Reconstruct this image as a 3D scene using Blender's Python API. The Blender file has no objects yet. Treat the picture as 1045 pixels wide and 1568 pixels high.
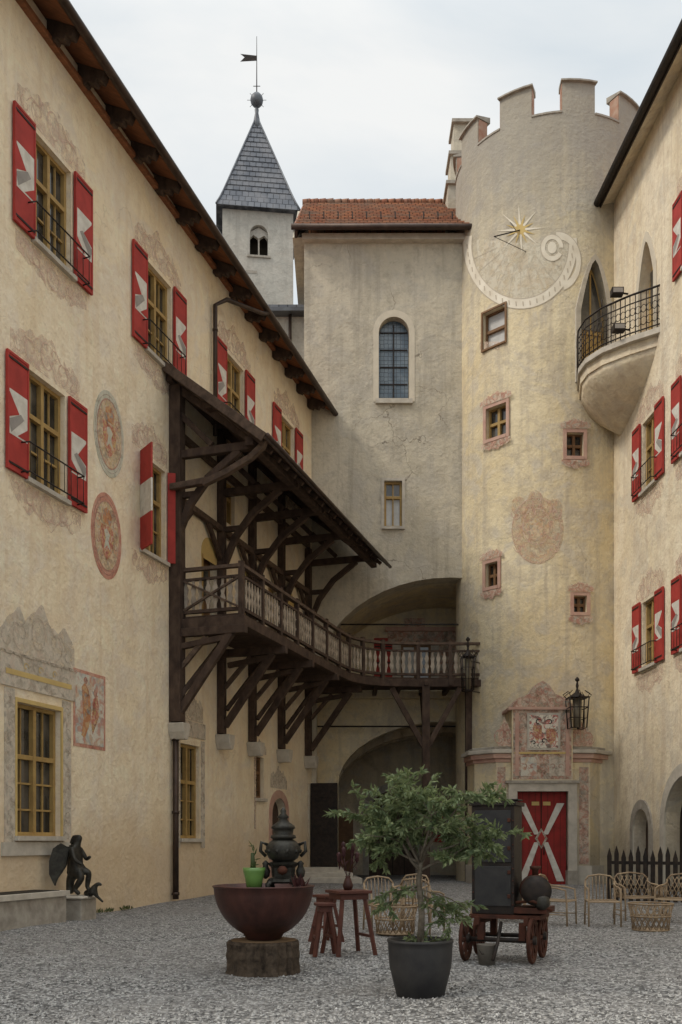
import bpy, bmesh, math, random
from mathutils import Vector, Matrix
random.seed(7)
sc=bpy.context.scene
F,H,CX,CZ=1500.0,1290.0,522.5,1.5      # survey constants (focal, horizon, centre, eye height)
rad=math.radians
# ------------------------------------------------------------------ materials
def newmat(name):
    m=bpy.data.materials.new(name); m.use_nodes=True
    nt=m.node_tree; b=nt.nodes['Principled BSDF']; b.inputs['Roughness'].default_value=.85
    b.inputs['Specular IOR Level'].default_value=.25
    return m,nt,b
def N(nt,t,**k):
    n=nt.nodes.new(t)
    for a,v in k.items(): setattr(n,a,v)
    return n
def mapping(nt,scale=(1,1,1),src='Position'):
    g=N(nt,'ShaderNodeNewGeometry'); mp=N(nt,'ShaderNodeMapping'); mp.inputs['Scale'].default_value=scale
    nt.links.new(g.outputs['Position'],mp.inputs['Vector']); return mp.outputs[0]
def noise(nt,vec,scale,detail=4,dist=0,rough=.55):
    n=N(nt,'ShaderNodeTexNoise'); n.inputs['Scale'].default_value=scale; n.inputs['Detail'].default_value=detail
    n.inputs['Distortion'].default_value=dist; n.inputs['Roughness'].default_value=rough
    nt.links.new(vec,n.inputs['Vector']); return n.outputs['Fac']
def mrange(nt,src,a,b,c=0.,d=1.,smooth=False):
    n=N(nt,'ShaderNodeMapRange'); 
    if smooth: n.interpolation_type='SMOOTHSTEP'
    for i,v in zip((1,2,3,4),(a,b,c,d)): n.inputs[i].default_value=v
    nt.links.new(src,n.inputs[0]); return n.outputs[0]
def setin(nt,sock,v):
    if isinstance(v,(tuple,list)): sock.default_value=(v[0],v[1],v[2],1) if len(v)==3 else v
    elif isinstance(v,(int,float)): sock.default_value=v
    else: nt.links.new(v,sock)
def mix(nt,f,a,b,mode='MIX'):
    n=N(nt,'ShaderNodeMix',data_type='RGBA',blend_type=mode)
    setin(nt,n.inputs[0],f); setin(nt,n.inputs[6],a); setin(nt,n.inputs[7],b); return n.outputs[2]
def mth(nt,op,a,b=0.):
    n=N(nt,'ShaderNodeMath',operation=op); setin(nt,n.inputs[0],a); setin(nt,n.inputs[1],b); return n.outputs[0]
def bump(nt,b,h,strength=.3,dist=.02):
    n=N(nt,'ShaderNodeBump'); n.inputs['Strength'].default_value=strength; n.inputs['Distance'].default_value=dist
    nt.links.new(h,n.inputs['Height']); nt.links.new(n.outputs[0],b.inputs['Normal'])
def sepz(nt):
    g=N(nt,'ShaderNodeNewGeometry'); s=N(nt,'ShaderNodeSeparateXYZ'); nt.links.new(g.outputs['Position'],s.inputs[0]); return s.outputs
def plaster(name,c1,c2,c3,top=None,dirt=(.25,.21,.16),crack=.5,base=2.2,dirtamt=.45,grey=(.46,.42,.36)):
    m,nt,b=newmat(name)
    v1=mapping(nt,(1,1,.45)); v=mapping(nt)
    n1=noise(nt,v1,.55,6,.6); col=mix(nt,mrange(nt,n1,.38,.60),c1,c2)
    n4=noise(nt,v,.8,6,1.2,.62); col=mix(nt,mrange(nt,n4,.47,.60,0,.75),col,grey)
    n2=noise(nt,v,2.3,8,.3,.7); col=mix(nt,mrange(nt,n2,.48,.68,0,.75),col,c3)
    n6=noise(nt,v,1.5,9,2.0,.72); col=mix(nt,mrange(nt,n6,.54,.60,0,.35),col,tuple(min(x*1.12,.86) for x in c1))
    n5=noise(nt,v,7,6,.2,.7); col=mix(nt,mrange(nt,n5,.55,.70,0,.4),col,tuple(x*.7 for x in c3))
    v3=mapping(nt,(3.5,3.5,.22)); n3=noise(nt,v3,1.2,6,.2); col=mix(nt,mrange(nt,n3,.51,.70,0,.65),col,c3)
    z=sepz(nt)[2]
    zz=mth(nt,'ADD',z,mth(nt,'MULTIPLY',noise(nt,v,1.1,5),1.8))
    col=mix(nt,mrange(nt,zz,base,base-1.7,0,dirtamt,True),col,dirt)
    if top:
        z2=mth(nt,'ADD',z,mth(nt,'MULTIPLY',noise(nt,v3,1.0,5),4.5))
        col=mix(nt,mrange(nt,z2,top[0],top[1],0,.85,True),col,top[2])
    if crack:
        vo=N(nt,'ShaderNodeTexVoronoi',feature='DISTANCE_TO_EDGE'); vo.inputs['Scale'].default_value=.42
        w=N(nt,'ShaderNodeVectorMath',operation='ADD'); nz=N(nt,'ShaderNodeTexNoise'); nz.inputs['Scale'].default_value=1.3; nz.inputs['Detail'].default_value=7
        nt.links.new(v,nz.inputs['Vector']); nt.links.new(v,w.inputs[0]); nt.links.new(nz.outputs['Color'],w.inputs[1]); nt.links.new(w.outputs[0],vo.inputs['Vector'])
        k=mrange(nt,vo.outputs[0],.0,.006,crack,0)
        k=mth(nt,'MULTIPLY',k,mrange(nt,noise(nt,v,.4,2),.5,.6))
        col=mix(nt,k,col,(c3[0]*.45,c3[1]*.42,c3[2]*.4))
    nt.links.new(col,b.inputs['Base Color'])
    hh=mth(nt,'ADD',noise(nt,v,9,8,.2,.6),mth(nt,'MULTIPLY',noise(nt,v,1.3,3),2.2))
    bump(nt,b,hh,.6,.045)
    b.inputs['Roughness'].default_value=.92
    return m
def simple(name,c,c2=None,scale=6,rough=.7,metal=0,bstr=.2,stretch=(1,1,1),spec=.25):
    m,nt,b=newmat(name); c2=c2 or tuple(x*.65 for x in c)
    v=mapping(nt,stretch); n=noise(nt,v,scale,7,.3,.6)
    nt.links.new(mix(nt,mrange(nt,n,.32,.7),c,c2),b.inputs['Base Color'])
    b.inputs['Roughness'].default_value=rough; b.inputs['Metallic'].default_value=metal; b.inputs['Specular IOR Level'].default_value=spec
    if bstr: bump(nt,b,noise(nt,v,scale*4,5),bstr,.01)
    return m
def fresco(name,ground,pigs,scale=3.2,cover=.5,edge=True,k=.65,line=.4,amax=.92):
    """faded mural paint: patches of pigment + drawn lines, worn through to the plaster"""
    m,nt,b=newmat(name); v=mapping(nt)
    col=ground
    for i,p in enumerate(pigs):
        mp=N(nt,'ShaderNodeMapping'); mp.inputs['Location'].default_value=(7.3*i+1,3.1*i,5.7*i); nt.links.new(v,mp.inputs['Vector'])
        n=noise(nt,mp.outputs[0],scale*(1+.35*i),4,1.3)
        col=mix(nt,mrange(nt,n,.50,.60,0,k),col,p)
    n=noise(nt,v,scale*.9,2,2.2); w=mth(nt,'ABSOLUTE',mth(nt,'SUBTRACT',mth(nt,'FRACT',mth(nt,'MULTIPLY',n,7.)),.5))
    col=mix(nt,mrange(nt,w,.10,.0,0,line),col,tuple(x*.6 for x in pigs[0]))
    nt.links.new(col,b.inputs['Base Color'])
    if edge:
        a=mrange(nt,noise(nt,v,4.5,8,.5,.65),cover-.14,cover+.14,amax,.04)
        nt.links.new(a,b.inputs['Alpha'])
    b.inputs['Roughness'].default_value=.93
    return m
def worn(name,c,c2,cov=.56):
    """thin drawn fresco line, flaked away in places"""
    m,nt,b=newmat(name); v=mapping(nt)
    nt.links.new(mix(nt,mrange(nt,noise(nt,v,5,5),.35,.65),c,c2),b.inputs['Base Color']); b.inputs['Roughness'].default_value=.93
    nt.links.new(mrange(nt,noise(nt,v,7,6,.4,.65),cov-.14,cov+.1,.85,.0),b.inputs['Alpha']); return m
P_L=plaster('plaster_cream',(.84,.73,.55),(.80,.67,.465),(.70,.56,.385),base=3.6,dirt=(.57,.42,.26),dirtamt=.65,crack=.3,grey=(.72,.63,.51))
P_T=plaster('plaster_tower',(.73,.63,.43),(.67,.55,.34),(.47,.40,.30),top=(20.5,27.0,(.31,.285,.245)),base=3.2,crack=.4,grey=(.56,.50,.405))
P_B=plaster('plaster_grey_beige',(.56,.50,.39),(.50,.445,.34),(.36,.32,.255),base=4.,crack=.9,grey=(.46,.42,.35))
P_W=plaster('plaster_bell_tower',(.50,.47,.41),(.43,.41,.36),(.33,.31,.27),base=-5,crack=0)
P_R=plaster('plaster_right_wing',(.81,.71,.54),(.73,.62,.44),(.57,.46,.33),base=3.5,crack=.4,dirtamt=.5,grey=(.62,.55,.44))
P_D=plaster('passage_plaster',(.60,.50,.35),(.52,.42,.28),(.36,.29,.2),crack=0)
STONE=simple('grey_stone',(.42,.38,.32),(.26,.23,.19),5,.9,bstr=.5)
STONEL=simple('pale_stone',(.56,.51,.43),(.40,.36,.30),4,.9,bstr=.4)
MARB=simple('red_marble',(.44,.25,.20),(.55,.38,.29),3,.7,bstr=.2)
WOODD=simple('dark_timber',(.038,.024,.018),(.10,.066,.047),5,.85,bstr=.6,stretch=(1,1,.6))
WOODM=simple('weathered_timber',(.14,.095,.067),(.055,.037,.028),6,.85,bstr=.5)
WOODP=simple('pale_baluster_wood',(.45,.38,.30),(.20,.165,.13),4,.85)
OCH=simple('ochre_window_wood',(.42,.28,.10),(.30,.19,.07),5,.6)
BRN=simple('brown_window_wood',(.22,.12,.055),(.14,.075,.035),5,.6)
RED=simple('red_paint',(.43,.05,.04),(.29,.035,.028),3,.7,bstr=.1)
REDD=simple('door_red_paint',(.32,.026,.022),(.17,.02,.016),2.2,.6)
WHT=simple('white_paint',(.70,.67,.60),(.50,.46,.40),5,.7,bstr=.1)
GRYP=simple('grey_paint',(.34,.31,.28),(.24,.22,.20),4,.8,bstr=.1)
IRON=simple('black_iron',(.018,.016,.015),(.045,.032,.025),8,.6,.3)
GUT=simple('gutter_metal',(.085,.058,.046),(.045,.032,.026),3,.45,.5)
ZINC=simple('zinc_sheet',(.16,.17,.18),(.09,.09,.10),2,.5,.5)
BRONZE=simple('dark_bronze',(.03,.027,.024),(.07,.066,.054),9,.5,.6,bstr=.5)
RUST=simple('rusty_iron',(.10,.035,.02),(.045,.02,.014),8,.75,.2,bstr=.3)
MAROON=simple('rusty_bowl_iron',(.095,.036,.027),(.035,.016,.013),4.5,.5,.3,bstr=.25,spec=.4,stretch=(1,1,.5))
CHAR=simple('charcoal_pot',(.020,.019,.020),(.042,.039,.036),5,.6,bstr=.15,spec=.35)
SOIL=simple('soil',(.03,.02,.013),(.06,.04,.025),25,.95,bstr=.8)
CREAMM=simple('tan_metal',(.38,.28,.175),(.21,.145,.09),6,.6)
TERR=simple('reddish_wood',(.13,.045,.03),(.07,.028,.02),6,.55)
BARK=simple('bark',(.11,.08,.055),(.035,.025,.018),14,.95,bstr=.9)
BARKL=simple('pale_bark',(.17,.145,.11),(.09,.07,.05),20,.95,bstr=.7)
ENDG=simple('log_end_wood',(.20,.13,.075),(.12,.075,.04),10,.9)
GREENG=simple('green_glaze',(.16,.30,.07),(.10,.2,.05),4,.3,bstr=0,spec=.6)
RAFT=simple('orange_soffit_boards',(.30,.12,.055),(.16,.07,.035),3,.8,stretch=(1,4,1))
BRICK=simple('worn_brick',(.36,.17,.11),(.45,.32,.24),4,.9)
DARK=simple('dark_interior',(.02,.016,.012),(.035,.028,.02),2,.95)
CURT=simple('white_curtain',(.62,.62,.60),(.48,.47,.45),3,.9)
GOLD=simple('gilded_paint',(.60,.44,.17),(.50,.36,.15),4,.8,bstr=0)
SUNP=simple('sundial_white_paint',(.80,.74,.62),(.64,.57,.45),2.5,.9,bstr=0)
SUNL=simple('sundial_line_paint',(.40,.35,.28),(.54,.46,.35),5,.9,bstr=0)
LN_P=worn('fresco_line_rose',(.60,.40,.32),(.68,.51,.40))
LN_G=worn('fresco_line_umber',(.46,.40,.32),(.58,.50,.40))
LN_R=worn('fresco_line_red',(.44,.21,.16),(.54,.34,.26),.6)
F_PINK=fresco('fresco_pink_scrolls',(.76,.63,.49),[(.60,.40,.32),(.56,.49,.41),(.64,.45,.36)],4.5,.47,k=.6,line=.25)
F_MED=fresco('fresco_medallion',(.68,.54,.36),[(.52,.24,.16),(.52,.38,.18),(.42,.38,.32)],5.0,.62)
F_RING=fresco('fresco_ring_grey',(.58,.56,.46),[(.46,.45,.34),(.62,.54,.42)],3,.66,line=.15)
F_RNGR=fresco('fresco_ring_red',(.56,.28,.20),[(.48,.20,.14),(.62,.40,.30)],3,.66,line=.15)
F_SHD=fresco('fresco_shield',(.50,.20,.14),[(.66,.50,.38),(.36,.10,.08),(.6,.44,.18)],6.5,.66,k=.85)
F_PAN=fresco('fresco_panel',(.66,.62,.52),[(.56,.36,.22),(.34,.38,.38),(.50,.20,.14)],2.6,.9)
F_FIG=fresco('fresco_figure',(.50,.22,.10),[(.30,.31,.30),(.62,.42,.22)],5,.66,k=.8)
F_TOW=fresco('fresco_tower_arms',(.68,.53,.35),[(.60,.38,.22),(.52,.46,.35),(.58,.34,.26)],3.4,.52,k=.7,line=.3,amax=.85)
F_POR=fresco('fresco_portal',(.62,.49,.38),[(.50,.27,.20),(.44,.42,.35),(.46,.22,.16)],3.8,.6,k=.75)
F_ARM=fresco('fresco_arms_panel',(.70,.65,.54),[(.48,.10,.08),(.16,.14,.12)],5.2,.9,False,k=.85,line=.25)
F_GREY=fresco('fresco_grey_stone',(.66,.58,.47),[(.52,.47,.39),(.58,.46,.36),(.49,.44,.35)],3.4,.6,k=.65,line=.25,amax=.88)
F_SKY=fresco('fresco_sundial_field',(.72,.66,.53),[(.66,.59,.46),(.64,.53,.38)],1.5,.58,line=0,amax=.8)
F_CHAP=simple('chapel_window_plaster',(.64,.57,.45),(.54,.48,.38),3,.9)
def glassmat():
    m,nt,b=newmat('window_glass'); v=mapping(nt)
    nt.links.new(mix(nt,mrange(nt,noise(nt,v,1.3,3),.4,.65),(.015,.017,.018),(.10,.09,.075)),b.inputs['Base Color'])
    b.inputs['Roughness'].default_value=.08; b.inputs['Specular IOR Level'].default_value=.8
    bump(nt,b,noise(nt,v,2.5,2),.15,.02); return m
GLASS=glassmat()
def leaded():
    m,nt,b=newmat('leaded_glass'); v=mapping(nt)
    vo=N(nt,'ShaderNodeTexVoronoi',feature='DISTANCE_TO_EDGE'); vo.inputs['Scale'].default_value=7; vo.inputs['Randomness'].default_value=.15; nt.links.new(v,vo.inputs['Vector'])
    c=mix(nt,mrange(nt,noise(nt,v,1.6,4),.4,.62),(.07,.105,.14),(.17,.21,.24))
    nt.links.new(mix(nt,mrange(nt,vo.outputs[0],.03,.08),(.03,.035,.04),c),b.inputs['Base Color'])
    b.inputs['Roughness'].default_value=.25; b.inputs['Specular IOR Level'].default_value=.6
    bump(nt,b,noise(nt,v,9,2),.3,.02); return m
LEAD=leaded()
def tiles(name,c1,c2,c3,sx,sy,axis='z',bs=.6):
    m,nt,b=newmat(name); o=sepz(nt); cb=N(nt,'ShaderNodeCombineXYZ')
    nt.links.new(o[0],cb.inputs[0]); nt.links.new(o[2],cb.inputs[1])
    br=N(nt,'ShaderNodeTexBrick'); br.inputs['Scale'].default_value=1; br.inputs['Brick Width'].default_value=sx; br.inputs['Row Height'].default_value=sy
    br.inputs['Mortar Size'].default_value=.022; br.inputs['Mortar Smooth'].default_value=.5; br.inputs['Bias'].default_value=0
    br.inputs['Color1'].default_value=(*c1,1); br.inputs['Color2'].default_value=(*c2,1); br.inputs['Mortar'].default_value=(*[x*.3 for x in c1],1)
    nt.links.new(cb.outputs[0],br.inputs['Vector'])
    v=mapping(nt); col=mix(nt,mrange(nt,noise(nt,v,1.4,6),.42,.66,0,.8),br.outputs['Color'],c3)
    nt.links.new(col,b.inputs['Base Color'])
    saw=mth(nt,'FRACT',mth(nt,'DIVIDE',o[2],sy)); h=mth(nt,'ADD',mth(nt,'MULTIPLY',saw,-.7),mth(nt,'MULTIPLY',br.outputs['Fac'],-1.))
    bump(nt,b,h,bs,.05); return m
TILE=tiles('red_roof_tiles',(.36,.16,.085),(.25,.095,.055),(.21,.15,.11),.26,.26,bs=.7)
SLATE=tiles('slate_roof',(.115,.125,.145),(.165,.175,.195),(.20,.20,.21),.34,.36)
SHING=simple('dark_shingles',(.05,.036,.03),(.09,.066,.052),5,.8,bstr=.8,stretch=(1,1,3))
def gravelmat():
    m,nt,b=newmat('gravel'); v=mapping(nt)
    vo=N(nt,'ShaderNodeTexVoronoi'); vo.inputs['Scale'].default_value=25; nt.links.new(v,vo.inputs['Vector'])
    sp=N(nt,'ShaderNodeSeparateColor'); nt.links.new(vo.outputs['Color'],sp.inputs[0])
    col=mix(nt,mrange(nt,sp.outputs[0],.1,.95),(.15,.145,.14),(.66,.64,.61))
    col=mix(nt,mrange(nt,vo.outputs[0],.25,.70,0,.8),col,(.055,.052,.05))
    col=mix(nt,mrange(nt,noise(nt,v,.45,6,.8),.44,.64,0,.5),col,(.24,.225,.21))
    col=mix(nt,mrange(nt,noise(nt,v,6,8,.5,.7),.50,.66,0,.45),col,(.58,.56,.53))
    col=mix(nt,mrange(nt,noise(nt,v,11,6,.5,.7),.54,.66,0,.5),col,(.11,.105,.10))
    nt.links.new(col,b.inputs['Base Color']); b.inputs['Roughness'].default_value=.95
    h=mth(nt,'ADD',mth(nt,'MULTIPLY',vo.outputs[0],-1.),mth(nt,'MULTIPLY',noise(nt,v,3,5),.8)); bump(nt,b,h,1.,.04); return m
GRAV=gravelmat()
def leafmat(name,c1,c2):
    m,nt,b=newmat(name); g=N(nt,'ShaderNodeNewGeometry')
    nt.links.new(mix(nt,g.outputs['Random Per Island'],c1,c2),b.inputs['Base Color'])
    b.inputs['Roughness'].default_value=.45
    tr=N(nt,'ShaderNodeBsdfTranslucent'); setin(nt,tr.inputs[0],(c2[0]*1.2,c2[1]*1.2,c2[2],1))
    mx=N(nt,'ShaderNodeMixShader'); mx.inputs[0].default_value=.3
    out=nt.nodes['Material Output']; nt.links.new(b.outputs[0],mx.inputs[1]); nt.links.new(tr.outputs[0],mx.inputs[2]); nt.links.new(mx.outputs[0],out.inputs[0]); return m
LEAF=leafmat('citrus_leaf',(.055,.09,.04),(.22,.26,.13))
WEED=leafmat('weed_leaf',(.05,.075,.03),(.11,.13,.05))
PURP=leafmat('purple_leaf',(.05,.018,.02),(.10,.04,.04))
# ------------------------------------------------------------------ frames
UP=Vector((0,0,1))
class Fr:
    def __init__(s,x,y,dx,dy):
        s.O=Vector((x,y,0)); s.d=Vector((dx,dy,0)).normalized(); s.n=s.d.cross(UP)
    def pt(s,a,z,o=0.): return s.O+s.d*a+s.n*o+UP*z
    def P(s,px,py,o=0.):
        r=Vector(((px-CX)/F,1,(H-py)/F)); c=Vector((0,0,CZ)); q=s.O+s.n*o
        t=(q-c).dot(s.n)/r.dot(s.n); return c+r*t
    def at(s,px,py,o=0.):
        p=s.P(px,py,o); return (p-s.O).dot(s.d),p.z
L=Fr(-6.19,17.8,.304,.953); B=Fr(0,34,1,0); R=Fr(8.88,31.9,.055,-1); I=Fr(0,38.5,1,0)
TC=Vector((7.38,34.8,0)); TR=3.28
class Tw:
    def pt(s,a,z,o=0.): return TC+Vector((math.sin(a/TR),-math.cos(a/TR),0))*(TR+o)+UP*z
    def P(s,px,py,o=0.):
        r=Vector(((px-CX)/F,1,(H-py)/F)); a=r.x**2+1; b=-2*(r.x*TC.x+TC.y); c=TC.x**2+TC.y**2-(TR+o)**2
        D=max(b*b-4*a*c,0); t=(-b-math.sqrt(D))/(2*a); return Vector((0,0,CZ))+r*t
    def local(s,px,py):
        p=s.P(px,py)-TC; th=math.atan2(p.x,-p.y); q=s.pt(th*TR,0)
        return Fr(q.x,q.y,math.cos(th),math.sin(th)),p.z
T=Tw()
W0=Fr(0,0,1,0)
# ------------------------------------------------------------------ mesh builder
class MB:
    def __init__(s): s.v=[];s.f=[];s.m=[];s.mats=[];s.sm=[]
    def add(s,vs,fs,mat,smooth=False):
        if mat not in s.mats: s.mats.append(mat)
        k=s.mats.index(mat); b=len(s.v); s.v+= [Vector(x) for x in vs]
        for f in fs: s.f.append([i+b for i in f]); s.m.append(k); s.sm.append(smooth)
    def box(s,fr,a0,a1,z0,z1,o0,o1,mat):
        vs=[fr.pt(a,z,o) for a,z,o in ((a0,z0,o0),(a1,z0,o0),(a1,z1,o0),(a0,z1,o0),(a0,z0,o1),(a1,z0,o1),(a1,z1,o1),(a0,z1,o1))]
        s.add(vs,[(0,1,2,3),(4,7,6,5),(0,4,5,1),(1,5,6,2),(2,6,7,3),(3,7,4,0)],mat)
    def wbox(s,x0,x1,y0,y1,z0,z1,mat): s.box(W0,x0,x1,z0,z1,-y1,-y0,mat)
    def prism(s,fr,poly,o0,o1,mat):
        n=len(poly); vs=[fr.pt(a,z,o0) for a,z in poly]+[fr.pt(a,z,o1) for a,z in poly]
        s.add(vs,[list(range(n)),list(range(2*n-1,n-1,-1))]+[(i,(i+1)%n,(i+1)%n+n,i+n) for i in range(n)],mat)
    def vprism(s,poly,z0,z1,mat):
        n=len(poly); vs=[(x,y,z0) for x,y in poly]+[(x,y,z1) for x,y in poly]
        s.add(vs,[list(range(n)),list(range(2*n-1,n-1,-1))]+[(i,(i+1)%n,(i+1)%n+n,i+n) for i in range(n)],mat)
    def flat(s,pts,mat): s.add(pts,[list(range(len(pts)))],mat)
    def ribbon(s,fr,pts,w,off,mat):
        vs=[]; m=len(pts)
        for i,(a,z) in enumerate(pts):
            p0=pts[max(i-1,0)]; p1=pts[min(i+1,m-1)]; dx_,dz_=p1[0]-p0[0],p1[1]-p0[1]; l=math.hypot(dx_,dz_) or 1
            ww=w*(.35+.65*math.sin(math.pi*(i+.5)/m)); vs+=[fr.pt(a-dz_/l*ww,z+dx_/l*ww,off),fr.pt(a+dz_/l*ww,z-dx_/l*ww,off)]
        s.add(vs,[(2*i,2*i+1,2*i+3,2*i+2) for i in range(m-1)],mat)
    def beam(s,p,q,w,h,mat,up=UP,ov=0.):
        p=Vector(p);q=Vector(q); d=(q-p).normalized(); p=p-d*ov; q=q+d*ov
        a=d.cross(up)
        if a.length<1e-3: a=d.cross(Vector((1,0,0)))
        a.normalize(); b=a.cross(d); a=a*w/2; b=b*h/2
        vs=[p-a-b,p+a-b,p+a+b,p-a+b,q-a-b,q+a-b,q+a+b,q-a+b]
        s.add(vs,[(0,1,2,3),(4,7,6,5),(0,4,5,1),(1,5,6,2),(2,6,7,3),(3,7,4,0)],mat)
    def post(s,p,z1,w,mat,fr=W0):
        p=Vector(p); a=fr.d*w/2; b=fr.n*w/2; t=UP*(z1-p.z)
        vs=[p-a-b,p+a-b,p+a+b,p-a+b]; vs+=[x+t for x in vs]
        s.add(vs,[(0,1,2,3),(4,7,6,5),(0,4,5,1),(1,5,6,2),(2,6,7,3),(3,7,4,0)],mat)
    def tube(s,pts,r,mat,n=6,closed=False):
        pts=[Vector(p) for p in pts]; m=len(pts); rs=r if isinstance(r,(list,tuple)) else [r]*m
        vs=[]; a=None
        for i,p in enumerate(pts):
            if closed: d=pts[(i+1)%m]-pts[i-1]
            else: d=pts[min(i+1,m-1)]-pts[max(i-1,0)]
            if d.length<1e-6: d=UP.copy()
            d.normalize()
            if a is None: a=d.cross(UP) if abs(d.z)<.95 else d.cross(Vector((1,0,0)))
            a=(a-d*a.dot(d)); a.normalize(); b=d.cross(a)
            for k in range(n):
                t=2*math.pi*k/n; vs.append(p+(a*math.cos(t)+b*math.sin(t))*rs[i])
        fs=[]
        for i in range(m if closed else m-1):
            j=(i+1)%m
            for k in range(n): fs.append((i*n+k,i*n+(k+1)%n,j*n+(k+1)%n,j*n+k))
        if not closed: fs+=[list(range(n))[::-1],[ (m-1)*n+k for k in range(n)]]
        s.add(vs,fs,mat,True)
    def lathe(s,c,prof,mat,n=24,ax=None,wob=0,smooth=True):
        c=Vector(c); vs=[]
        if ax is None: X,Y,Z=Vector((1,0,0)),Vector((0,1,0)),UP
        else:
            Z=Vector(ax).normalized(); X=Z.cross(UP) if abs(Z.z)<.95 else Vector((1,0,0)); X.normalize(); Y=Z.cross(X)
        wr=[1+random.uniform(-wob,wob) for _ in range(n)]
        for r,z in prof:
            for k in range(n):
                t=2*math.pi*k/n; j=1+random.uniform(-wob,wob)*.3; vs.append(c+X*(r*wr[k]*j*math.cos(t))+Y*(r*wr[k]*j*math.sin(t))+Z*z)
        fs=[]
        for i in range(len(prof)-1):
            for k in range(n): fs.append((i*n+k,i*n+(k+1)%n,(i+1)*n+(k+1)%n,(i+1)*n+k))
        fs+=[list(range(n))[::-1],[(len(prof)-1)*n+k for k in range(n)]]
        s.add(vs,fs,mat,smooth)
    def arcbox(s,t0,t1,r0,r1,z0,z1,mat,n=5,z1o=None):
        z1o=z1 if z1o is None else z1o; vs=[]
        for i in range(n+1):
            t=rad(t0+(t1-t0)*i/n); u=Vector((math.sin(t),-math.cos(t),0))
            vs+=[TC+u*r0+UP*z0,TC+u*r1+UP*z0,TC+u*r1+UP*z1o,TC+u*r0+UP*z1]
        fs=[]
        for i in range(n):
            a=i*4;b=a+4
            for k in range(4): fs.append((a+k,a+(k+1)%4,b+(k+1)%4,b+k))
        fs+=[(3,2,1,0),(n*4,n*4+1,n*4+2,n*4+3)]; s.add(vs,fs,mat)
    def ring(s,fr,cx,cy,rx0,ry0,rx1,ry1,a0,a1,mat,off,n=32,m=3):
        vs=[]
        for i in range(n+1):
            t=rad(a0+(a1-a0)*i/n)
            for j in range(m+1):
                f=j/m; vs.append(fr.P(cx+(rx0+(rx1-rx0)*f)*math.cos(t),cy-(ry0+(ry1-ry0)*f)*math.sin(t),off))
        s.add(vs,[(i*(m+1)+j,(i+1)*(m+1)+j,(i+1)*(m+1)+j+1,i*(m+1)+j+1) for i in range(n) for j in range(m)],mat)
    def quad(s,fr,c,mat,off,nx=6,ny=4):
        vs=[]
        for i in range(nx+1):
            for j in range(ny+1):
                u,v=i/nx,j/ny
                x=(1-u)*(1-v)*c[0][0]+u*(1-v)*c[1][0]+u*v*c[2][0]+(1-u)*v*c[3][0]
                y=(1-u)*(1-v)*c[0][1]+u*(1-v)*c[1][1]+u*v*c[2][1]+(1-u)*v*c[3][1]
                vs.append(fr.P(x,y,off))
        s.add(vs,[(i*(ny+1)+j,(i+1)*(ny+1)+j,(i+1)*(ny+1)+j+1,i*(ny+1)+j+1) for i in range(nx) for j in range(ny)],mat)
    def obj(s,name,parent=None,bevel=0,recalc=True):
        me=bpy.data.meshes.new(name); me.from_pydata([tuple(v) for v in s.v],[],s.f)
        for m in s.mats: me.materials.append(m)
        for p,k,sm in zip(me.polygons,s.m,s.sm): p.material_index=k; p.use_smooth=sm
        if recalc:
            bm=bmesh.new(); bm.from_mesh(me); bmesh.ops.recalc_face_normals(bm,faces=bm.faces); bm.to_mesh(me); bm.free()
        o=bpy.data.objects.new(name,me); sc.collection.objects.link(o)
        if parent: o.parent=parent
        if bevel:
            b=o.modifiers.new('bevel','BEVEL'); b.width=bevel; b.segments=2; b.limit_method='ANGLE'; b.angle_limit=rad(50)
        return o
def root(name):
    e=bpy.data.objects.new(name,None); sc.collection.objects.link(e); e.empty_display_size=.3; return e
def cut(o,cmb):
    c=cmb.obj('cutter'); md=o.modifiers.new('b','BOOLEAN'); md.operation='DIFFERENCE'; md.solver='EXACT'; md.object=c
    bpy.context.view_layer.update(); dg=bpy.context.evaluated_depsgraph_get()
    me=bpy.data.meshes.new_from_object(o.evaluated_get(dg)); o.modifiers.clear(); o.data=me
    bpy.data.objects.remove(c)
def archpoly(a0,a1,z0,z1,rise,n=12,point=0.):
    c=(a0+a1)/2; r=(a1-a0)/2; p=[(a0,z0),(a1,z0)]
    for i in range(n+1):
        t=math.pi*i/n; x=math.cos(t); y=math.sin(t)
        if point: y=(1-abs(x)**1.6)
        p.append((c+r*x,z1-rise+rise*y))
    return p
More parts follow.
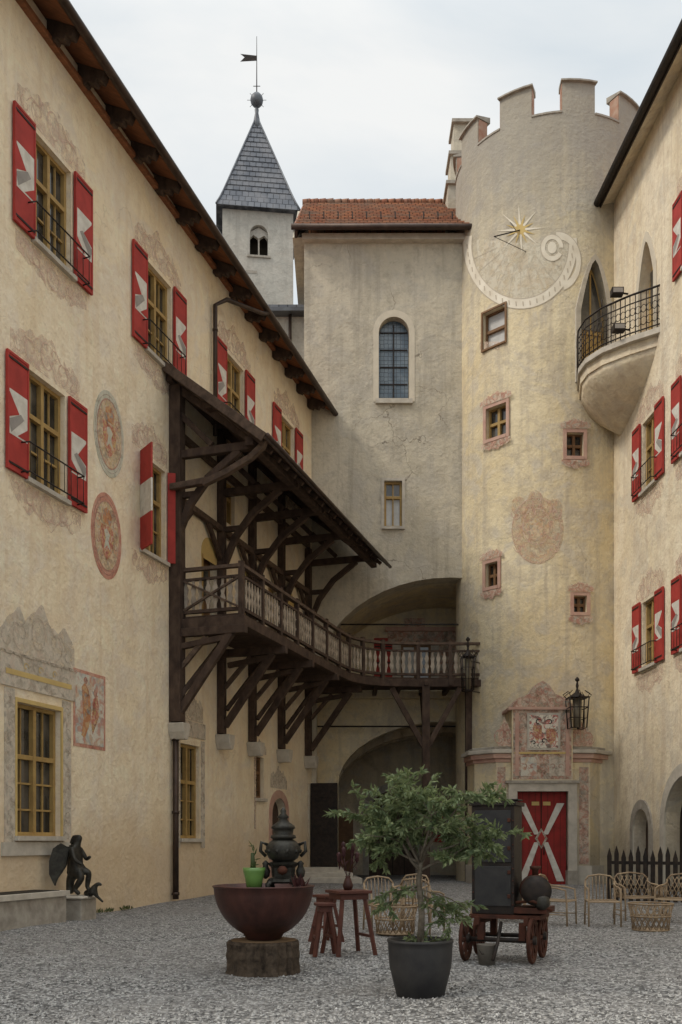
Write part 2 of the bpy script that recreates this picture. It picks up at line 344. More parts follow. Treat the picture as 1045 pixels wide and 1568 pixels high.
# ------------------------------------------------------------------ window maker
def window(mb,cm,fr,a0,a1,z0,z1,cols=2,rows=3,fm=None,depth=.2,sill=True,gl=None,fw=.075,transom=None,surround=None,sw=.12):
    fm=fm or OCH; gl=gl or GLASS
    cm.box(fr,a0,a1,z0,z1,-depth-.06,.3,P_L)
    o0,o1=-depth+.0,-depth+.09
    mb.box(fr,a0+.004,a1-.004,z0+.004,z1-.004,-depth-.04,-depth-.005,gl)
    mb.box(fr,a0+.003,a0+fw,z0+.003,z1-.003,o0,o1,fm); mb.box(fr,a1-fw,a1-.003,z0+.003,z1-.003,o0,o1,fm)
    mb.box(fr,a0+fw,a1-fw,z0+.003,z0+fw,o0,o1-.003,fm); mb.box(fr,a0+fw,a1-fw,z1-fw,z1-.003,o0,o1-.003,fm)
    w=(a1-a0)
    for i in range(1,cols):
        x=a0+w*i/cols; mb.box(fr,x-.045,x+.045,z0+fw,z1-fw,o0,o1+.012,fm)
    tz=z0+(z1-z0)*(transom or .62)
    mb.box(fr,a0+fw,a1-fw,tz-.045,tz+.045,o0,o1+.006,fm)
    for i in range(1,rows):
        z=z0+(tz-z0)*i/rows; mb.box(fr,a0+fw,a1-fw,z-.018,z+.018,o0,o0+.05,fm)
    if w>1:
        for i in range(cols):
            x=a0+w*(i+.5)/cols; mb.box(fr,x-.014,x+.014,z0+fw,z1-fw,o0,o0+.04,fm)
    if sill: mb.box(fr,a0-.08,a1+.08,z0-.09,z0-.002,-.02,.10,STONEL)
    if surround:
        o=.035
        mb.box(fr,a0-sw,a0-.001,z0-sw,z1+sw,-.01,o,surround); mb.box(fr,a1+.001,a1+sw,z0-sw,z1+sw,-.01,o,surround)
        mb.box(fr,a0-.001,a1+.001,z1+.001,z1+sw,-.01,o-.003,surround); mb.box(fr,a0-.001,a1+.001,z0-sw,z0-.001,-.01,o+.02,surround)
def shutter(mb,fr,a0,a1,z0,z1,flip=False):
    mb.box(fr,a0,a1,z0,z1,.03,.075,RED)
    h=z1-z0; w=a1-a0; p0,p1=z0+.30*h,z0+.68*h; b=.03
    mb.box(fr,a0+b,a1-b,p0,p1,.07,.079,WHT)
    m=(p0+p1)/2; A,Bb=(a0+b,a1-b) if not flip else (a1-b,a0+b)
    q=.0825
    mb.flat([fr.pt(A,p1-.03,q),fr.pt(A+(Bb-A)*.55,m+.03,q),fr.pt(A,m-.12,q)],RED)
    mb.flat([fr.pt(A+(Bb-A)*.0,m-.16,q),fr.pt(A+(Bb-A)*.62,m+.05,q),fr.pt(A+(Bb-A)*.8,m-.02,q),fr.pt(A+(Bb-A)*.12,p0+.03,q)],GRYP)
    mb.flat([fr.pt(Bb,p0+.03,q),fr.pt(Bb,p0+.26,q),fr.pt(A+(Bb-A)*.45,p0+.03,q)],RED)
    for zz in (z0+.12,z1-.12): mb.box(fr,a0+.02,a1-.02,zz-.02,zz+.02,.075,.088,IRON)
    for (s0_,s1_,t0_,t1_) in ((a0,a0+.045,z0,z1),(a1-.045,a1,z0,z1),(a0+.045,a1-.045,z0,z0+.05),(a0+.045,a1-.045,z1-.05,z1)): mb.box(fr,s0_,s1_,t0_,t1_,.075,.086,RED)
def grille(mb,fr,a0,a1,z0,h=.55,o=.26):
    for z in (z0,z0+h): 
        mb.tube([fr.pt(a0-.3,z,.09),fr.pt(a0-.28,z,o),fr.pt(a1+.28,z,o),fr.pt(a1+.3,z,.09)],.016,IRON,5)
    for i in range(9):
        x=a0-.26+(a1-a0+.52)*i/8; mb.tube([fr.pt(x,z0,o),fr.pt(x,z0+h,o)],.008,IRON,4)
LINES={F_PINK.name:LN_P,F_GREY.name:LN_G,F_POR.name:LN_R}
def spiral(c,r,a0,turn,sgn,k=18): return [(c[0]+sgn*r*(1-.85*i/k)*math.cos(a0+turn*i/k),c[1]+r*(1-.85*i/k)*math.sin(a0+turn*i/k)) for i in range(k+1)]
def scroll(mb,fr,a0,a1,z0,h,mat,down=False,off=.005):
    n=30; p=[]; ph=random.uniform(0,3)
    for i in range(n+1):
        u=i/n; x=a0+(a1-a0)*u; k=1-abs(2*u-1); y=h*(.32+.38*k+.2*abs(math.sin(u*math.pi*3))+.08*math.sin(u*19+ph)+.04*math.sin(u*43+ph))
        p.append((x,z0+(-y if down else y)))
    mb.flat([fr.pt(a0,z0,off)]+[fr.pt(x,z,off) for x,z in p]+[fr.pt(a1,z0,off)],mat)
    ln=LINES[mat.name]; c=(a0+a1)/2; w=a1-a0; sg=-1 if down else 1; q=off+.005; lw=.019*max(h,.5)
    for s_ in (-1,1):
        mb.ribbon(fr,[(x,z0+sg*(z-z0)*1) for x,z in spiral((c+s_*w*.22,z0+h*.32),h*.27,-1.6,6.6,s_)],lw,q,ln)
        mb.ribbon(fr,[(x,z0+sg*(z-z0)) for x,z in spiral((c+s_*w*.39,z0+h*.2),h*.17,1.2,-6.,s_)],lw*.8,q+.001,ln)
        mb.ribbon(fr,[(c+s_*w*(.08+.30*i/8),z0+sg*h*(.62-.28*(i/8)**1.3+.06*math.sin(i*1.3))) for i in range(9)],lw*.9,q+.002,ln)
    e=[(c+w*.085*math.cos(t_*math.pi/9),z0+sg*(h*.42+h*.27*math.sin(t_*math.pi/9))) for t_ in range(19)]
    mb.ribbon(fr,e,lw*1.1,q+.003,ln)
# ================================================================== LEFT WING
left=root('courtyard_residence')
wall=MB(); cm=MB(); wn=MB(); sh=MB(); ir=MB(); fd=MB()
SE=17.0
def ze(s): return 17.3-.9*(s/17.0) if s>0 else 17.3
wall.prism(L,[(-14,-.3),(SE,-.3),(SE,ze(SE)+.35),(0,ze(0)+.35),(-14,ze(-1)+.35)],-.5,0,P_L)
up=[1.63,5.98,10.44,14.6]
for c in [-7.1,-2.75]+up:
    window(wn,cm,L,c-.63,c+.63,13.05,15.15,2,2)
    shutter(sh,L,c-1.32,c-.68,13.0,15.2); shutter(sh,L,c+.68,c+1.32,13.0,15.2,True)
    grille(ir,L,c-.63,c+.63,13.0); scroll(fd,L,c-1.15,c+1.15,15.25,.95,F_PINK); scroll(fd,L,c-1.2,c+1.2,12.93,.75,F_PINK,True)
for c in [-7.3,-2.9,1.42]:
    window(wn,cm,L,c-.63,c+.63,8.4,10.5,2,2)
    shutter(sh,L,c-1.32,c-.68,8.35,10.52); shutter(sh,L,c+.68,c+1.32,8.35,10.52,True)
    grille(ir,L,c-.63,c+.63,8.4); scroll(fd,L,c-1.15,c+1.15,10.6,.95,F_PINK); scroll(fd,L,c-1.2,c+1.2,8.28,.75,F_PINK,True)
window(wn,cm,L,5.12,6.3,8.3,10.5,2,2); scroll(fd,L,4.7,6.4,10.6,.95,F_PINK); scroll(fd,L,4.7,6.4,8.2,.75,F_PINK,True)
sf0=Fr(*(L.pt(5.08,0,.02).to_2d()),-L.d.x+1.3*L.n.x,-L.d.y+1.3*L.n.y)
for (u0,u1,z0,z1,mt) in ((.0,.62,8.25,9.0,RED),(.0,.62,9.0,9.75,WHT),(.0,.62,9.75,10.55,RED)): sh.box(sf0,u0,u1,z0,z1,-.02,.02,mt)
sfr=Fr(*(L.pt(6.36,0,.0).to_2d()),L.n.x+.55*L.d.x,L.n.y+.55*L.d.y); sh.box(sfr,.03,.22,8.3,10.5,-.02,.025,RED)
for a0,a1,zt in ((8.4,9.3,9.5),(11.2,12.2,9.6),(14.2,15.2,9.6)):
    cm.prism(L,archpoly(a0,a1,7.16,zt,.45),-.35,.3,P_L); wn.prism(L,archpoly(a0+.01,a1-.01,7.17,zt-.01,.45),-.33,-.22,BRN)
    wn.box(L,a0+.15,a1-.15,8.0,8.9,-.225,-.2,GLASS)
    for q in (a0-.09,a1+.0): fd.box(L,q,q+.09,7.16,zt-.4,.0,.012,OCH)
    fd.prism(L,archpoly(a0-.12,a1+.12,zt-.5,zt+.14,.5),.002,.008,GOLD)
window(wn,cm,L,9.75,10.45,10.4,11.6,2,1,sill=False); window(wn,cm,L,13.0,13.7,8.2,9.4,2,1)
# ground floor
for a0,a1 in ((.46,1.88),(-4.2,-2.8)):
    window(wn,cm,L,a0,a1,1.62,4.12,2,3,transom=.6)
    for x in (a0-.36,a1+.06):
        fd.box(L,x,x+.30,1.25,4.35,.0,.02,F_GREY)
        for k in range(7): fd.ribbon(L,spiral((x+.15,1.6+k*.42),.11,0,5.5,1 if k%2 else -1,12),.012,.026,LN_G)
    for (q0,q1,t0,t1) in ((a0-.06,a0-.002,1.55,4.2),(a1+.002,a1+.06,1.55,4.2),(a0-.002,a1+.002,4.122,4.2)): fd.box(L,q0,q1,t0,t1,0,.03,GOLD)
    fd.box(L,a0-.5,a1+.5,4.38,4.98,.0,.03,F_GREY); fd.box(L,a0-.35,a1+.35,4.60,4.70,.031,.036,GOLD); fd.box(L,a0-.55,a1+.55,4.98,5.03,0,.04,LN_G)
    for k in range(3): fd.ribbon(L,spiral((a0+.25+k*.46,4.80),.09,0,6,1,12),.012,.037,GOLD)
    scroll(fd,L,a0-.55,a1+.5,5.03,1.15,F_GREY); fd.box(L,a0-.45,a1+.45,1.25,1.5,0,.05,STONEL)
window(wn,cm,L,7.1,8.2,1.6,4.0,2,3,transom=.6)
for x in (6.85,8.26): fd.box(L,x,x+.22,1.35,4.15,0,.02,F_GREY)
fd.box(L,6.95,8.5,4.2,4.6,0,.03,F_GREY); scroll(fd,L,7.0,8.4,4.62,.9,F_GREY)
a,z1_=L.at(392,1158); a2,_=L.at(404,1158); window(wn,cm,L,a,a2,L.at(392,1222)[1],z1_,1,3,BRN); fd.box(L,a-.14,a-.02,1.9,z1_+.1,0,.02,F_PINK)
scroll(fd,L,a-.2,a2+.2,z1_+.1,.5,F_GREY)
a,_=L.at(416,1200); a2,_=L.at(438,1200); cm.prism(L,archpoly(a,a2,.12,2.9,.55),-.4,.3,P_L); wn.prism(L,archpoly(a+.01,a2-.01,.13,2.89,.55),-.38,-.25,WOODD)
ra=MB(); ra.prism(L,archpoly(a-.22,a2+.22,.1,3.15,.7),.0,.03,MARB); rcx=MB(); rcx.prism(L,archpoly(a,a2,.0,2.9,.55),-.3,.3,P_L); oo=ra.obj('stone_door_arch',left); cut(oo,rcx)
scroll(fd,L,a-.1,a2+.1,3.2,.8,F_GREY)
a,zt=L.at(476,1200); cm.box(L,a-.1,16.6,.15,zt,-.45,.3,P_L)
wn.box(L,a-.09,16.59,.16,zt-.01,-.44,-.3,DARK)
gfr=Fr(*(L.pt(a-.08,0,0).to_2d()),.93,-.25)
wn.box(gfr,.05,1.0,.28,zt,.0,.07,IRON)
for z in (.7,1.8,zt-.5): wn.box(gfr,.1,.95,z,z+.12,.07,.1,IRON)
w=wall.obj('plaster_wall',left); cut(w,cm)
# medallions and fresco panel
for cx,cy,rg,dd in ((167,665,F_RING,0),(163,821,F_RNGR,1)):
    sc_,zc=L.at(cx,cy); hs=.62; hz=.93
    def ell(k,n=40): return [(sc_+hs*k*math.cos(2*math.pi*i/n),zc+hz*k*math.sin(2*math.pi*i/n)) for i in range(n)]
    fd.prism(L,ell(1),.0,.008,rg); fd.prism(L,ell(.80),.008,.013,F_MED)
    fd.prism(L,[(sc_-.25,zc+.22),(sc_-.27,zc-.05),(sc_-.2,zc-.32),(sc_,zc-.52),(sc_+.2,zc-.32),(sc_+.27,zc-.05),(sc_+.25,zc+.22)],.013,.018,F_SHD)
    fd.prism(L,[(sc_-.16,zc+.26),(sc_+.16,zc+.26),(sc_+.2,zc+.46),(sc_+.1,zc+.58),(sc_-.02,zc+.62),(sc_-.16,zc+.52)],.013,.018,F_FIG)
    e=ell(.9); fd.ribbon(L,e+[e[0]],.014,.010,LN_R if dd else LN_G); e=ell(.8); fd.ribbon(L,e+[e[0]],.018,.0145,LN_R)
    for s_ in (-1,1):
        fd.ribbon(L,spiral((sc_+s_*.33,zc+.30),.13,0,6,s_),.016,.0155,LN_R); fd.ribbon(L,spiral((sc_+s_*.34,zc-.15),.10,1,-6,s_),.014,.0155,LN_R)
    fd.prism(L,[(sc_-.12,zc+.1),(sc_-.02,zc+.16),(sc_+.12,zc+.05),(sc_+.05,zc-.1),(sc_+.14,zc-.3),(sc_,zc-.2),(sc_-.12,zc-.3),(sc_-.06,zc-.05)],.018,.021,F_RING)
a0,zt=L.at(112,1022); a1,_=L.at(161,1022); zb=L.at(112,1142)[1]
fd.box(L,a0,a1,zb,zt,0,.008,F_RNGR); fd.box(L,a0+.07,a1-.07,zb+.07,zt-.07,.008,.013,F_PAN)
ac=(a0+a1)/2
fd.prism(L,[(ac-.32,zt-.35),(ac-.2,zt-.25),(ac-.05,zt-.4),(ac+.05,zt-.8),(ac-.05,zb+.45),(ac-.2,zb+.2),(ac-.33,zb+.25),(ac-.25,zt-1.0)],.013,.017,F_FIG)
fd.prism(L,[(ac+.12,zt-.55),(ac+.3,zt-.45),(ac+.34,zt-.9),(ac+.22,zb+.5),(ac+.1,zb+.3),(ac+.05,zt-1.1)],.013,.017,F_SHD)
for cc,zz in (((ac-.17),zt-.2),((ac+.2),zt-.42)): fd.prism(L,[(cc+.07*math.cos(k*.7),zz+.08*math.sin(k*.7)) for k in range(9)],.017,.019,LN_R)
wn.obj('windows_and_doors',left); sh.obj('red_white_shutters',left); ir.obj('iron_window_grilles',left); fd.obj('painted_frescoes',left)
# roof
rf=MB(); raf=MB(); g=MB()
tp=math.tan(rad(27)); OE=.72
def rp(s,o,dz=0): return L.pt(s,ze(s)+(OE-o)*tp+dz,o)
segs=[-14,-7,0,4,8,12,16,17.4]
for a,b in zip(segs,segs[1:]):
    for (oa,ob,m_,d0,d1) in ((OE,-6.5,TILE,.1,.2),(OE-.02,-.3,RAFT,.04,.098)):
        vs=[rp(a,oa,d0),rp(b,oa,d0),rp(b,ob,d0),rp(a,ob,d0),rp(a,oa,d1),rp(b,oa,d1),rp(b,ob,d1),rp(a,ob,d1)]
        rf.add(vs,[(0,1,2,3),(4,7,6,5),(0,4,5,1),(1,5,6,2),(2,6,7,3),(3,7,4,0)],m_)
    vs=[rp(a,-6.5,.2),rp(b,-6.5,.2),L.pt(b,14,-14),L.pt(a,14,-14)]; rf.add(vs,[(0,1,2,3)],TILE)
s=-13.6
while s<17.3:
    raf.beam(rp(s,.6,-.06),rp(s,-.4,-.06),.2,.2,WOODD); raf.beam(rp(s,.42,-.2),rp(s,-.4,-.2),.2,.14,WOODD); raf.beam(rp(s,.2,-.3),rp(s,-.4,-.3),.2,.1,WOODD)
    s+=1.08
raf.beam(rp(-14,.05,-.0),rp(17.2,.05,-.0),.14,.12,RAFT)
g.tube([rp(s_,OE+.07,.03) for s_ in (-14,-7,0,4,8,12,15,17.5)],.095,GUT,8)
g.tube([rp(11.0,OE+.07,-.02),L.pt(10.7,16.5,.75),L.pt(9.25,16.2,.3),L.pt(8.9,15.9,.12),L.pt(8.9,12.4,.12)],.06,GUT,8)
for z in (13.2,15.2): g.lathe(L.pt(8.9,z,.12),[(.075,0),(.075,.06)],GUT,10)
g.tube([L.pt(6.62,4.3,.12),L.pt(6.62,.1,.12)],.075,GUT,8)
for z in (.2,2.2,4.): g.lathe(L.pt(6.62,z,.12),[(.095,0),(.095,.07)],GUT,10)
rf.obj('tiled_roof',left); raf.obj('rafter_tails',left,bevel=.02); g.obj('gutter_and_downpipes',left)
ew=MB(); ew.box(L,SE-.4,SE-.002,-.3,16.5,-13.5,-.51,P_L); ew.obj('end_wall',left)
# ================================================================== TIMBER GALLERY
gal=root('timber_gallery'); t=MB(); rl=MB(); bal=MB(); rt=MB(); cb=MB()
SP=[6.62]+[ (Y-17.8)/.953 for Y in (26.7,28.75,31.0,33.4)]
outer=[L.pt(6.72,0,1.83)]+[Vector((x,y,0)) for x,y in ((-.07,31),(.25,31.85),(.72,32.45),(1.4,32.85),(2.6,33.0),(4.75,33.0))]
ZF=7.05
deck=[(p.x,p.y) for p in outer]+[(4.75,35.2),(-.9,35.2)]+[tuple(L.pt(16.9,0,.01).to_2d()),tuple(L.pt(6.72,0,.01).to_2d())]
t.vprism(deck,ZF-.08,ZF,WOODD)
for p,q in zip(outer,outer[1:]): t.beam(p+UP*(ZF-.2),q+UP*(ZF-.2),.2,.24,WOODD,ov=.03)
t.beam(L.pt(6.7,ZF-.2,0),L.pt(6.7,ZF-.2,1.95),.2,.24,WOODD)
for i,s in enumerate(SP):
    big=.30 if i==0 else .20
    t.post(L.pt(s,4.45,big/2+.01),12.7 if i<4 else 11.5,big,WOODD,L)
    t.beam(L.pt(s,ZF-.42,.0),L.pt(s,ZF-.42,2.0),.18,.2,WOODD)
    t.beam(L.pt(s,4.65,.2),L.pt(s,ZF-.5,1.6),.15,.18,WOODD)
    t.beam(L.pt(s,5.7,.2),L.pt(s,ZF-.55,.95),.1,.12,WOODM)
    t.beam(L.pt(s,ZF-.75,.3),L.pt(s,ZF-.6,1.45),.14,.14,WOODD)
    cb.prism(L,[(s-.2,4.42),(s+.2,4.42),(s+.17,4.2),(s+.08,4.02),(s-.08,4.02),(s-.17,4.2)],0,.42,STONEL)
    t.beam(L.pt(s,11.0,0),L.pt(s,11.0,2.35),.16,.2,WOODD)
    pr=[(.22,9.1),(.5,9.75),(1.0,10.35),(1.8,10.9)]
    for (o1,z1),(o2,z2) in zip(pr,pr[1:]): t.beam(L.pt(s,z1,o1),L.pt(s,z2,o2),.14,.17,WOODD,ov=.03)
    t.beam(L.pt(s,10.0,.1),L.pt(s,10.0,.75),.12,.14,WOODD)
    t.beam(L.pt(s,12.75,.05),L.pt(s,11.0,2.3),.16,.18,WOODD)
    t.beam(L.pt(s,12.0,.25),L.pt(s,11.15,1.1),.12,.14,WOODD)
    if i<4:
        s2=SP[i+1]
        for o,z in ((.12,10.0),(.12,11.6)): t.beam(L.pt(s,z,o),L.pt(s2,z,o),.14,.16,WOODM)
        t.beam(L.pt(s+.1,9.2,.12),L.pt(s+.9,9.95,.12),.1,.14,WOODD); t.beam(L.pt(s2-.1,9.2,.12),L.pt(s2-.9,9.95,.12),.1,.14,WOODD)
        t.beam(L.pt(s,5.1,.25),L.pt(s+.9,ZF-.45,1.0),.1,.12,WOODD)
t.beam(L.pt(6.3,11.0,2.2),L.pt(17.2,11.0,2.2),.2,.22,WOODD); t.beam(L.pt(6.3,12.0,1.15),L.pt(17.0,12.0,1.15),.16,.18,WOODD)
t.beam(L.pt(6.3,12.8,.1),L.pt(17.0,12.8,.1),.16,.18,WOODD)
pts=[(1.0,10.15),(1.6,10.35),(2.2,10.62),(2.5,10.85),(2.62,11.1)]
for (o1,z1),(o2,z2) in zip(pts,pts[1:]): t.beam(L.pt(6.4,z1,o1),L.pt(6.4,z2,o2),.16,.14,WOODM,ov=.03)
t.beam(L.pt(6.4,10.15,.1),L.pt(6.4,10.2,1.1),.16,.15,WOODM)
def slab(mb,s0,s1,oa,za,ob,zb,th,mat):
    vs=[L.pt(s0,za,oa),L.pt(s1,za,oa),L.pt(s1,zb,ob),L.pt(s0,zb,ob)]; vs+=[v+UP*th for v in vs]
    mb.add(vs,[(0,1,2,3),(4,7,6,5),(0,4,5,1),(1,5,6,2),(2,6,7,3),(3,7,4,0)],mat)
slab(rt,6.2,17.15,.0,13.06,2.6,10.98,.05,WOODD)
for k in range(12):
    o0=2.68-k*.225; zz=lambda o:13.11-(o/2.6)*2.08
    slab(rt,6.15-.01*(k%2),17.2,max(o0-.3,0),zz(max(o0-.3,0))+.01,o0,zz(o0)+.045,.035,SHING)
s=6.35
while s<17.1:
    t.beam(L.pt(s,12.95,.05),L.pt(s,10.9,2.55),.1,.12,WOODD); s+=.55
t.beam(L.pt(6.14,13.05,.0),L.pt(6.14,10.95,2.65),.05,.22,WOODM); t.beam(L.pt(6.15,11.0,2.66),L.pt(17.2,11.0,2.66),.04,.16,WOODM)
rt.tube([L.pt(6.1,10.98,2.75),L.pt(17.3,10.9,2.75)],.055,GUT,6)
def railing(p,q,zf,xbrace=False):
    p=Vector(p);q=Vector(q); ln=(q-p).length; d=(q-p)/ln; fr=Fr(p.x,p.y,d.x,d.y)
    rl.box(fr,0,ln,zf+1.10,zf+1.18,-.07,.07,WOODM); rl.box(fr,0,ln,zf+.06,zf+.14,-.05,.05,WOODD); rl.box(fr,0,ln,zf+.86,zf+.92,-.045,.045,WOODD)
    n=max(1,round(ln/1.25))
    for i in range(n+1):
        x=ln*i/n; rl.box(fr,x-.06,x+.06,zf-.28,zf+1.24,-.062,.062,WOODD)
    if xbrace:
        for i in range(n):
            x0,x1=ln*i/n+.06,ln*(i+1)/n-.06
            rl.beam(fr.pt(x0,zf+.14,.03),fr.pt(x1,zf+.86,.03),.05,.07,WOODM,up=fr.n); rl.beam(fr.pt(x1,zf+.14,.04),fr.pt(x0,zf+.86,.04),.05,.07,WOODM,up=fr.n)
    m=max(2,round(ln/.19))
    for i in range(m):
        x=ln*(i+.5)/m+random.uniform(-.01,.01)
        bal.prism(fr,[(x-.03,zf+.14),(x+.03,zf+.14),(x+.035,zf+.25),(x+.078,zf+.38),(x+.035,zf+.5),(x+.072,zf+.65),(x+.03,zf+.76),(x+.035,zf+.86),(x-.035,zf+.86),(x-.03,zf+.76),(x-.072,zf+.65),(x-.035,zf+.5),(x-.078,zf+.38),(x-.035,zf+.25)],-.012,.014,WOODP)
for p,q in zip(outer,outer[1:]): railing(p,q,ZF)
railing(L.pt(6.72,0,.25),L.pt(6.72,0,1.83),ZF,True)
for X,Y in ((2.86,33.0),):
    t.post((X,Y,.1),ZF-.3,.26,WOODD)
    for dx in (-1.15,1.15): t.beam((X,Y,4.6),(X+dx,Y,ZF-.35),.16,.18,WOODD)
    t.beam((X,Y,4.9),(X,Y+1.6,ZF-.3),.16,.18,WOODD)
t.post((4.35,33.4,.1),ZF-.3,.22,WOODD)
for x in (1.2,2.0,2.86,3.7,4.5): t.beam((x,32.85,ZF-.2),(x,35.2,ZF-.2),.14,.18,WOODD)
t.obj('timber_frame',gal,bevel=.012); rl.obj('railing',gal); bal.obj('sawn_balusters',gal); rt.obj('shingle_roof',gal); cb.obj('stone_corbels',gal,bevel=.02)
# ================================================================== BACK WING
back=root('palace_wing'); w=MB(); cm=MB(); wn=MB(); fd=MB(); x=MB()
w.prism(B,[(-1.28,-.3),(8.5,-.3),(8.5,22.5),(-1.28,22.5)],-.8,0,P_B)
cxa,rxa=3.8,4.65
op=[(cxa-rxa,-1),(cxa+rxa-.6,-1)]
for i in range(25):
    tt=math.pi*i/24; X=cxa+rxa*math.cos(tt)
    if X<cxa+rxa-.6: op.append((X,7.1+3.6*math.sin(tt)))
cm.prism(B,op,-1.2,.4,P_B)
ap=archpoly(1.31,2.37,16.9,19.75,.55,14); cm.prism(B,ap,-.34,.4,P_B)
wn.prism(B,archpoly(1.32,2.36,16.91,19.74,.55,14),-.33,-.28,LEAD)
wn.box(B,1.82,1.86,16.95,19.6,-.28,-.24,IRON)
for z in (17.5,18.1,18.7,19.3): wn.box(B,1.36,2.32,z,z+.035,-.28,-.245,IRON)
ou=archpoly(1.12,2.56,16.8,19.98,.72,14); fd.prism(B,ou,.001,.012,F_CHAP)
wn.box(B,1.2,2.48,16.72,16.88,-.02,.1,STONEL)
window(wn,cm,B,1.5,2.12,12.45,14.05,1,1,OCH,gl=CURT,surround=STONEL,sw=.1,transom=.66); wn.box(B,1.79,1.83,12.5,14.,-.19,-.1,OCH)
wn.box(B,1.58,1.78,13.6,13.95,-.204,-.2,GLASS); wn.box(B,1.85,2.05,13.6,13.95,-.204,-.2,GLASS)
o=w.obj('front_wall',back); 
cm2=MB(); cm2.prism(B,ap,-.5,.5,P_B)
cut(o,cm)
fo=fd.obj('plaster_window_surround',back); cut(fo,cm2)
wn.obj('windows',back)
x.box(B,-1.28,-.9,-.3,22.5,-8,-.801,P_B); x.box(B,-1.28,8.5,-.3,22.5,-8.6,-8.0,P_B)
x.prism(Fr(-1.28,34,0,1),[(-.0,22.5),(8.6,22.5),(4.0,26.0)],-.4,0,P_B)
x.box(B,-1.35,8.6,22.3,22.5,.0,.25,STONEL)
x.wbox(8.2,8.5,34.81,42,-.3,22.4,P_B)
x.obj('side_walls_and_cornice',back)
r=MB()
vs=[(-1.62,33.45,22.45),(8.7,33.45,22.45),(8.7,38.1,26.2),(-1.46,38.1,26.2)]; vs+=[(a,b,c+.16) for a,b,c in vs]
r.add(vs,[(0,1,2,3),(4,7,6,5),(0,4,5,1),(1,5,6,2),(2,6,7,3),(3,7,4,0)],TILE)
vs=[(-1.46,38.1,26.2),(8.7,38.1,26.2),(8.7,42.9,22.4),(-1.46,42.9,22.4)]; r.add(vs,[(0,1,2,3)],TILE)
for i in range(34):
    X=-1.5+i*.3; r.lathe((X,38.1,26.4+random.uniform(-.01,.01)),[(.11,0),(.14,.31)],TILE,8,ax=(1,0,0))
for i in range(14):
    y=33.5+i*.335; z=22.62+(y-33.45)/4.65*3.75; r.beam((-1.55+i*.01,y,z),(8.6,y,z),.1,.045,TILE)
r.tube([(-1.7,33.4,22.5),(8.7,33.4,22.5)],.1,GUT,8)
r.beam((-1.55,33.5,22.3),(-1.42,38.1,26.05),.1,.22,GUT)
for xx in range(12): r.beam((xx*.5-1.1,34.3,23.35),(xx*.5-1.1,34.35,23.6),.04,.08,IRON)
for i in range(4): r.beam((-1.1,33.9+i*.35,22.95+i*.28),(-.85,33.9+i*.35,22.95+i*.28),.03,.03,IRON)
r.obj('tiled_roof',back)
ch=MB()
for i,(a,b,zt) in enumerate(((4.0,5.2,26.2),(4.1,5.2,27.3),(4.22,5.2,28.5))):
    ch.wbox(a,b,36.6+i*.02,37.6-i*.02,(24.,26.2,27.3)[i],zt-.12,P_B); ch.wbox(a-.08,b,36.5,37.7,zt-.12,zt,STONE)
ch.obj('stepped_chimney',back)
v=MB(); n=24
vs=[]
for i in range(n+1):
    tt=math.pi*i/n
    for k,(Y,rr) in enumerate(((34.8,0),(38.5,0),(38.5,.3),(34.8,.3))): vs.append((cxa+(rxa+rr)*math.cos(tt),Y,7.1+(3.6+rr)*math.sin(tt)))
fs=[]
for i in range(n):
    a=i*4;b=a+4
    for k in range(4): fs.append((a+k,a+(k+1)%4,b+(k+1)%4,b+k))
v.add(vs,fs,P_T)
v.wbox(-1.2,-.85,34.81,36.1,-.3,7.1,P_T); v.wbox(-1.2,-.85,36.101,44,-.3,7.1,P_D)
v.box(I,-1.3,8.5,7.0,11,-.3,0,P_T)
v.box(W0,-.85,8.15,6.7,6.98,-38.4,-35.25,P_T)
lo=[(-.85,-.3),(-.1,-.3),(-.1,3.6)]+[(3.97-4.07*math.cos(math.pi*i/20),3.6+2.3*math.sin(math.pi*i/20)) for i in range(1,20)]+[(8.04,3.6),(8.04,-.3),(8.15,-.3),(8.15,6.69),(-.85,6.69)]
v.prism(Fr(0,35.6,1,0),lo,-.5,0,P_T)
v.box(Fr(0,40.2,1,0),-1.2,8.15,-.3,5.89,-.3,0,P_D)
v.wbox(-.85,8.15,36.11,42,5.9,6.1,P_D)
# rear of passage: inner arch, gate, small window with red shutter, bench
pb=Fr(0,40.2,1,0)
v.prism(pb,archpoly(.9,3.3,.1,3.9,1.1),0,.05,STONE); v.prism(pb,archpoly(1.15,3.05,.1,3.6,.95),.05,.07,WOODD)
for xx in (1.62,2.1,2.58): v.box(pb,xx,xx+.03,.15,3.2,.07,.09,DARK)
v.box(pb,4.2,5.3,1.5,3.0,0,.06,STONEL); v.box(pb,4.32,5.18,1.62,2.88,.06,.08,GLASS); v.box(pb,4.72,4.78,1.62,2.88,.08,.1,BRN); v.box(pb,4.32,5.18,2.3,2.36,.08,.1,BRN)
v.box(pb,3.72,4.18,1.5,3.0,.02,.08,RED); v.box(pb,-.6,.5,.1,2.6,0,.06,BRN)
for i in range(1,3): # transverse ribs of the vault
    yy=36.1+i*1.4; q_=[(3.97-4.3*math.cos(math.pi*k/16),3.4+2.45*math.sin(math.pi*k/16)) for k in range(17)]
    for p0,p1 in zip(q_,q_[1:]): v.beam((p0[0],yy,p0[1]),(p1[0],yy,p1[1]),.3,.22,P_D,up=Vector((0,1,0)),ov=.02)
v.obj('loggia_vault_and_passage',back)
d=MB()
def IB(x0,x1,y0,y1,o0,o1,mat):
    a0,z1=I.at(x0,y0); a1,z0=I.at(x1,y1); d.box(I,a0,a1,z0,z1,o0,o1,mat)
IB(590,705,962,968,0,.25,MARB); IB(594,705,968,985,0,.12,F_POR); IB(600,614,985,1066,.0,.09,STONEL); IB(660,672,985,1066,.0,.09,STONEL)
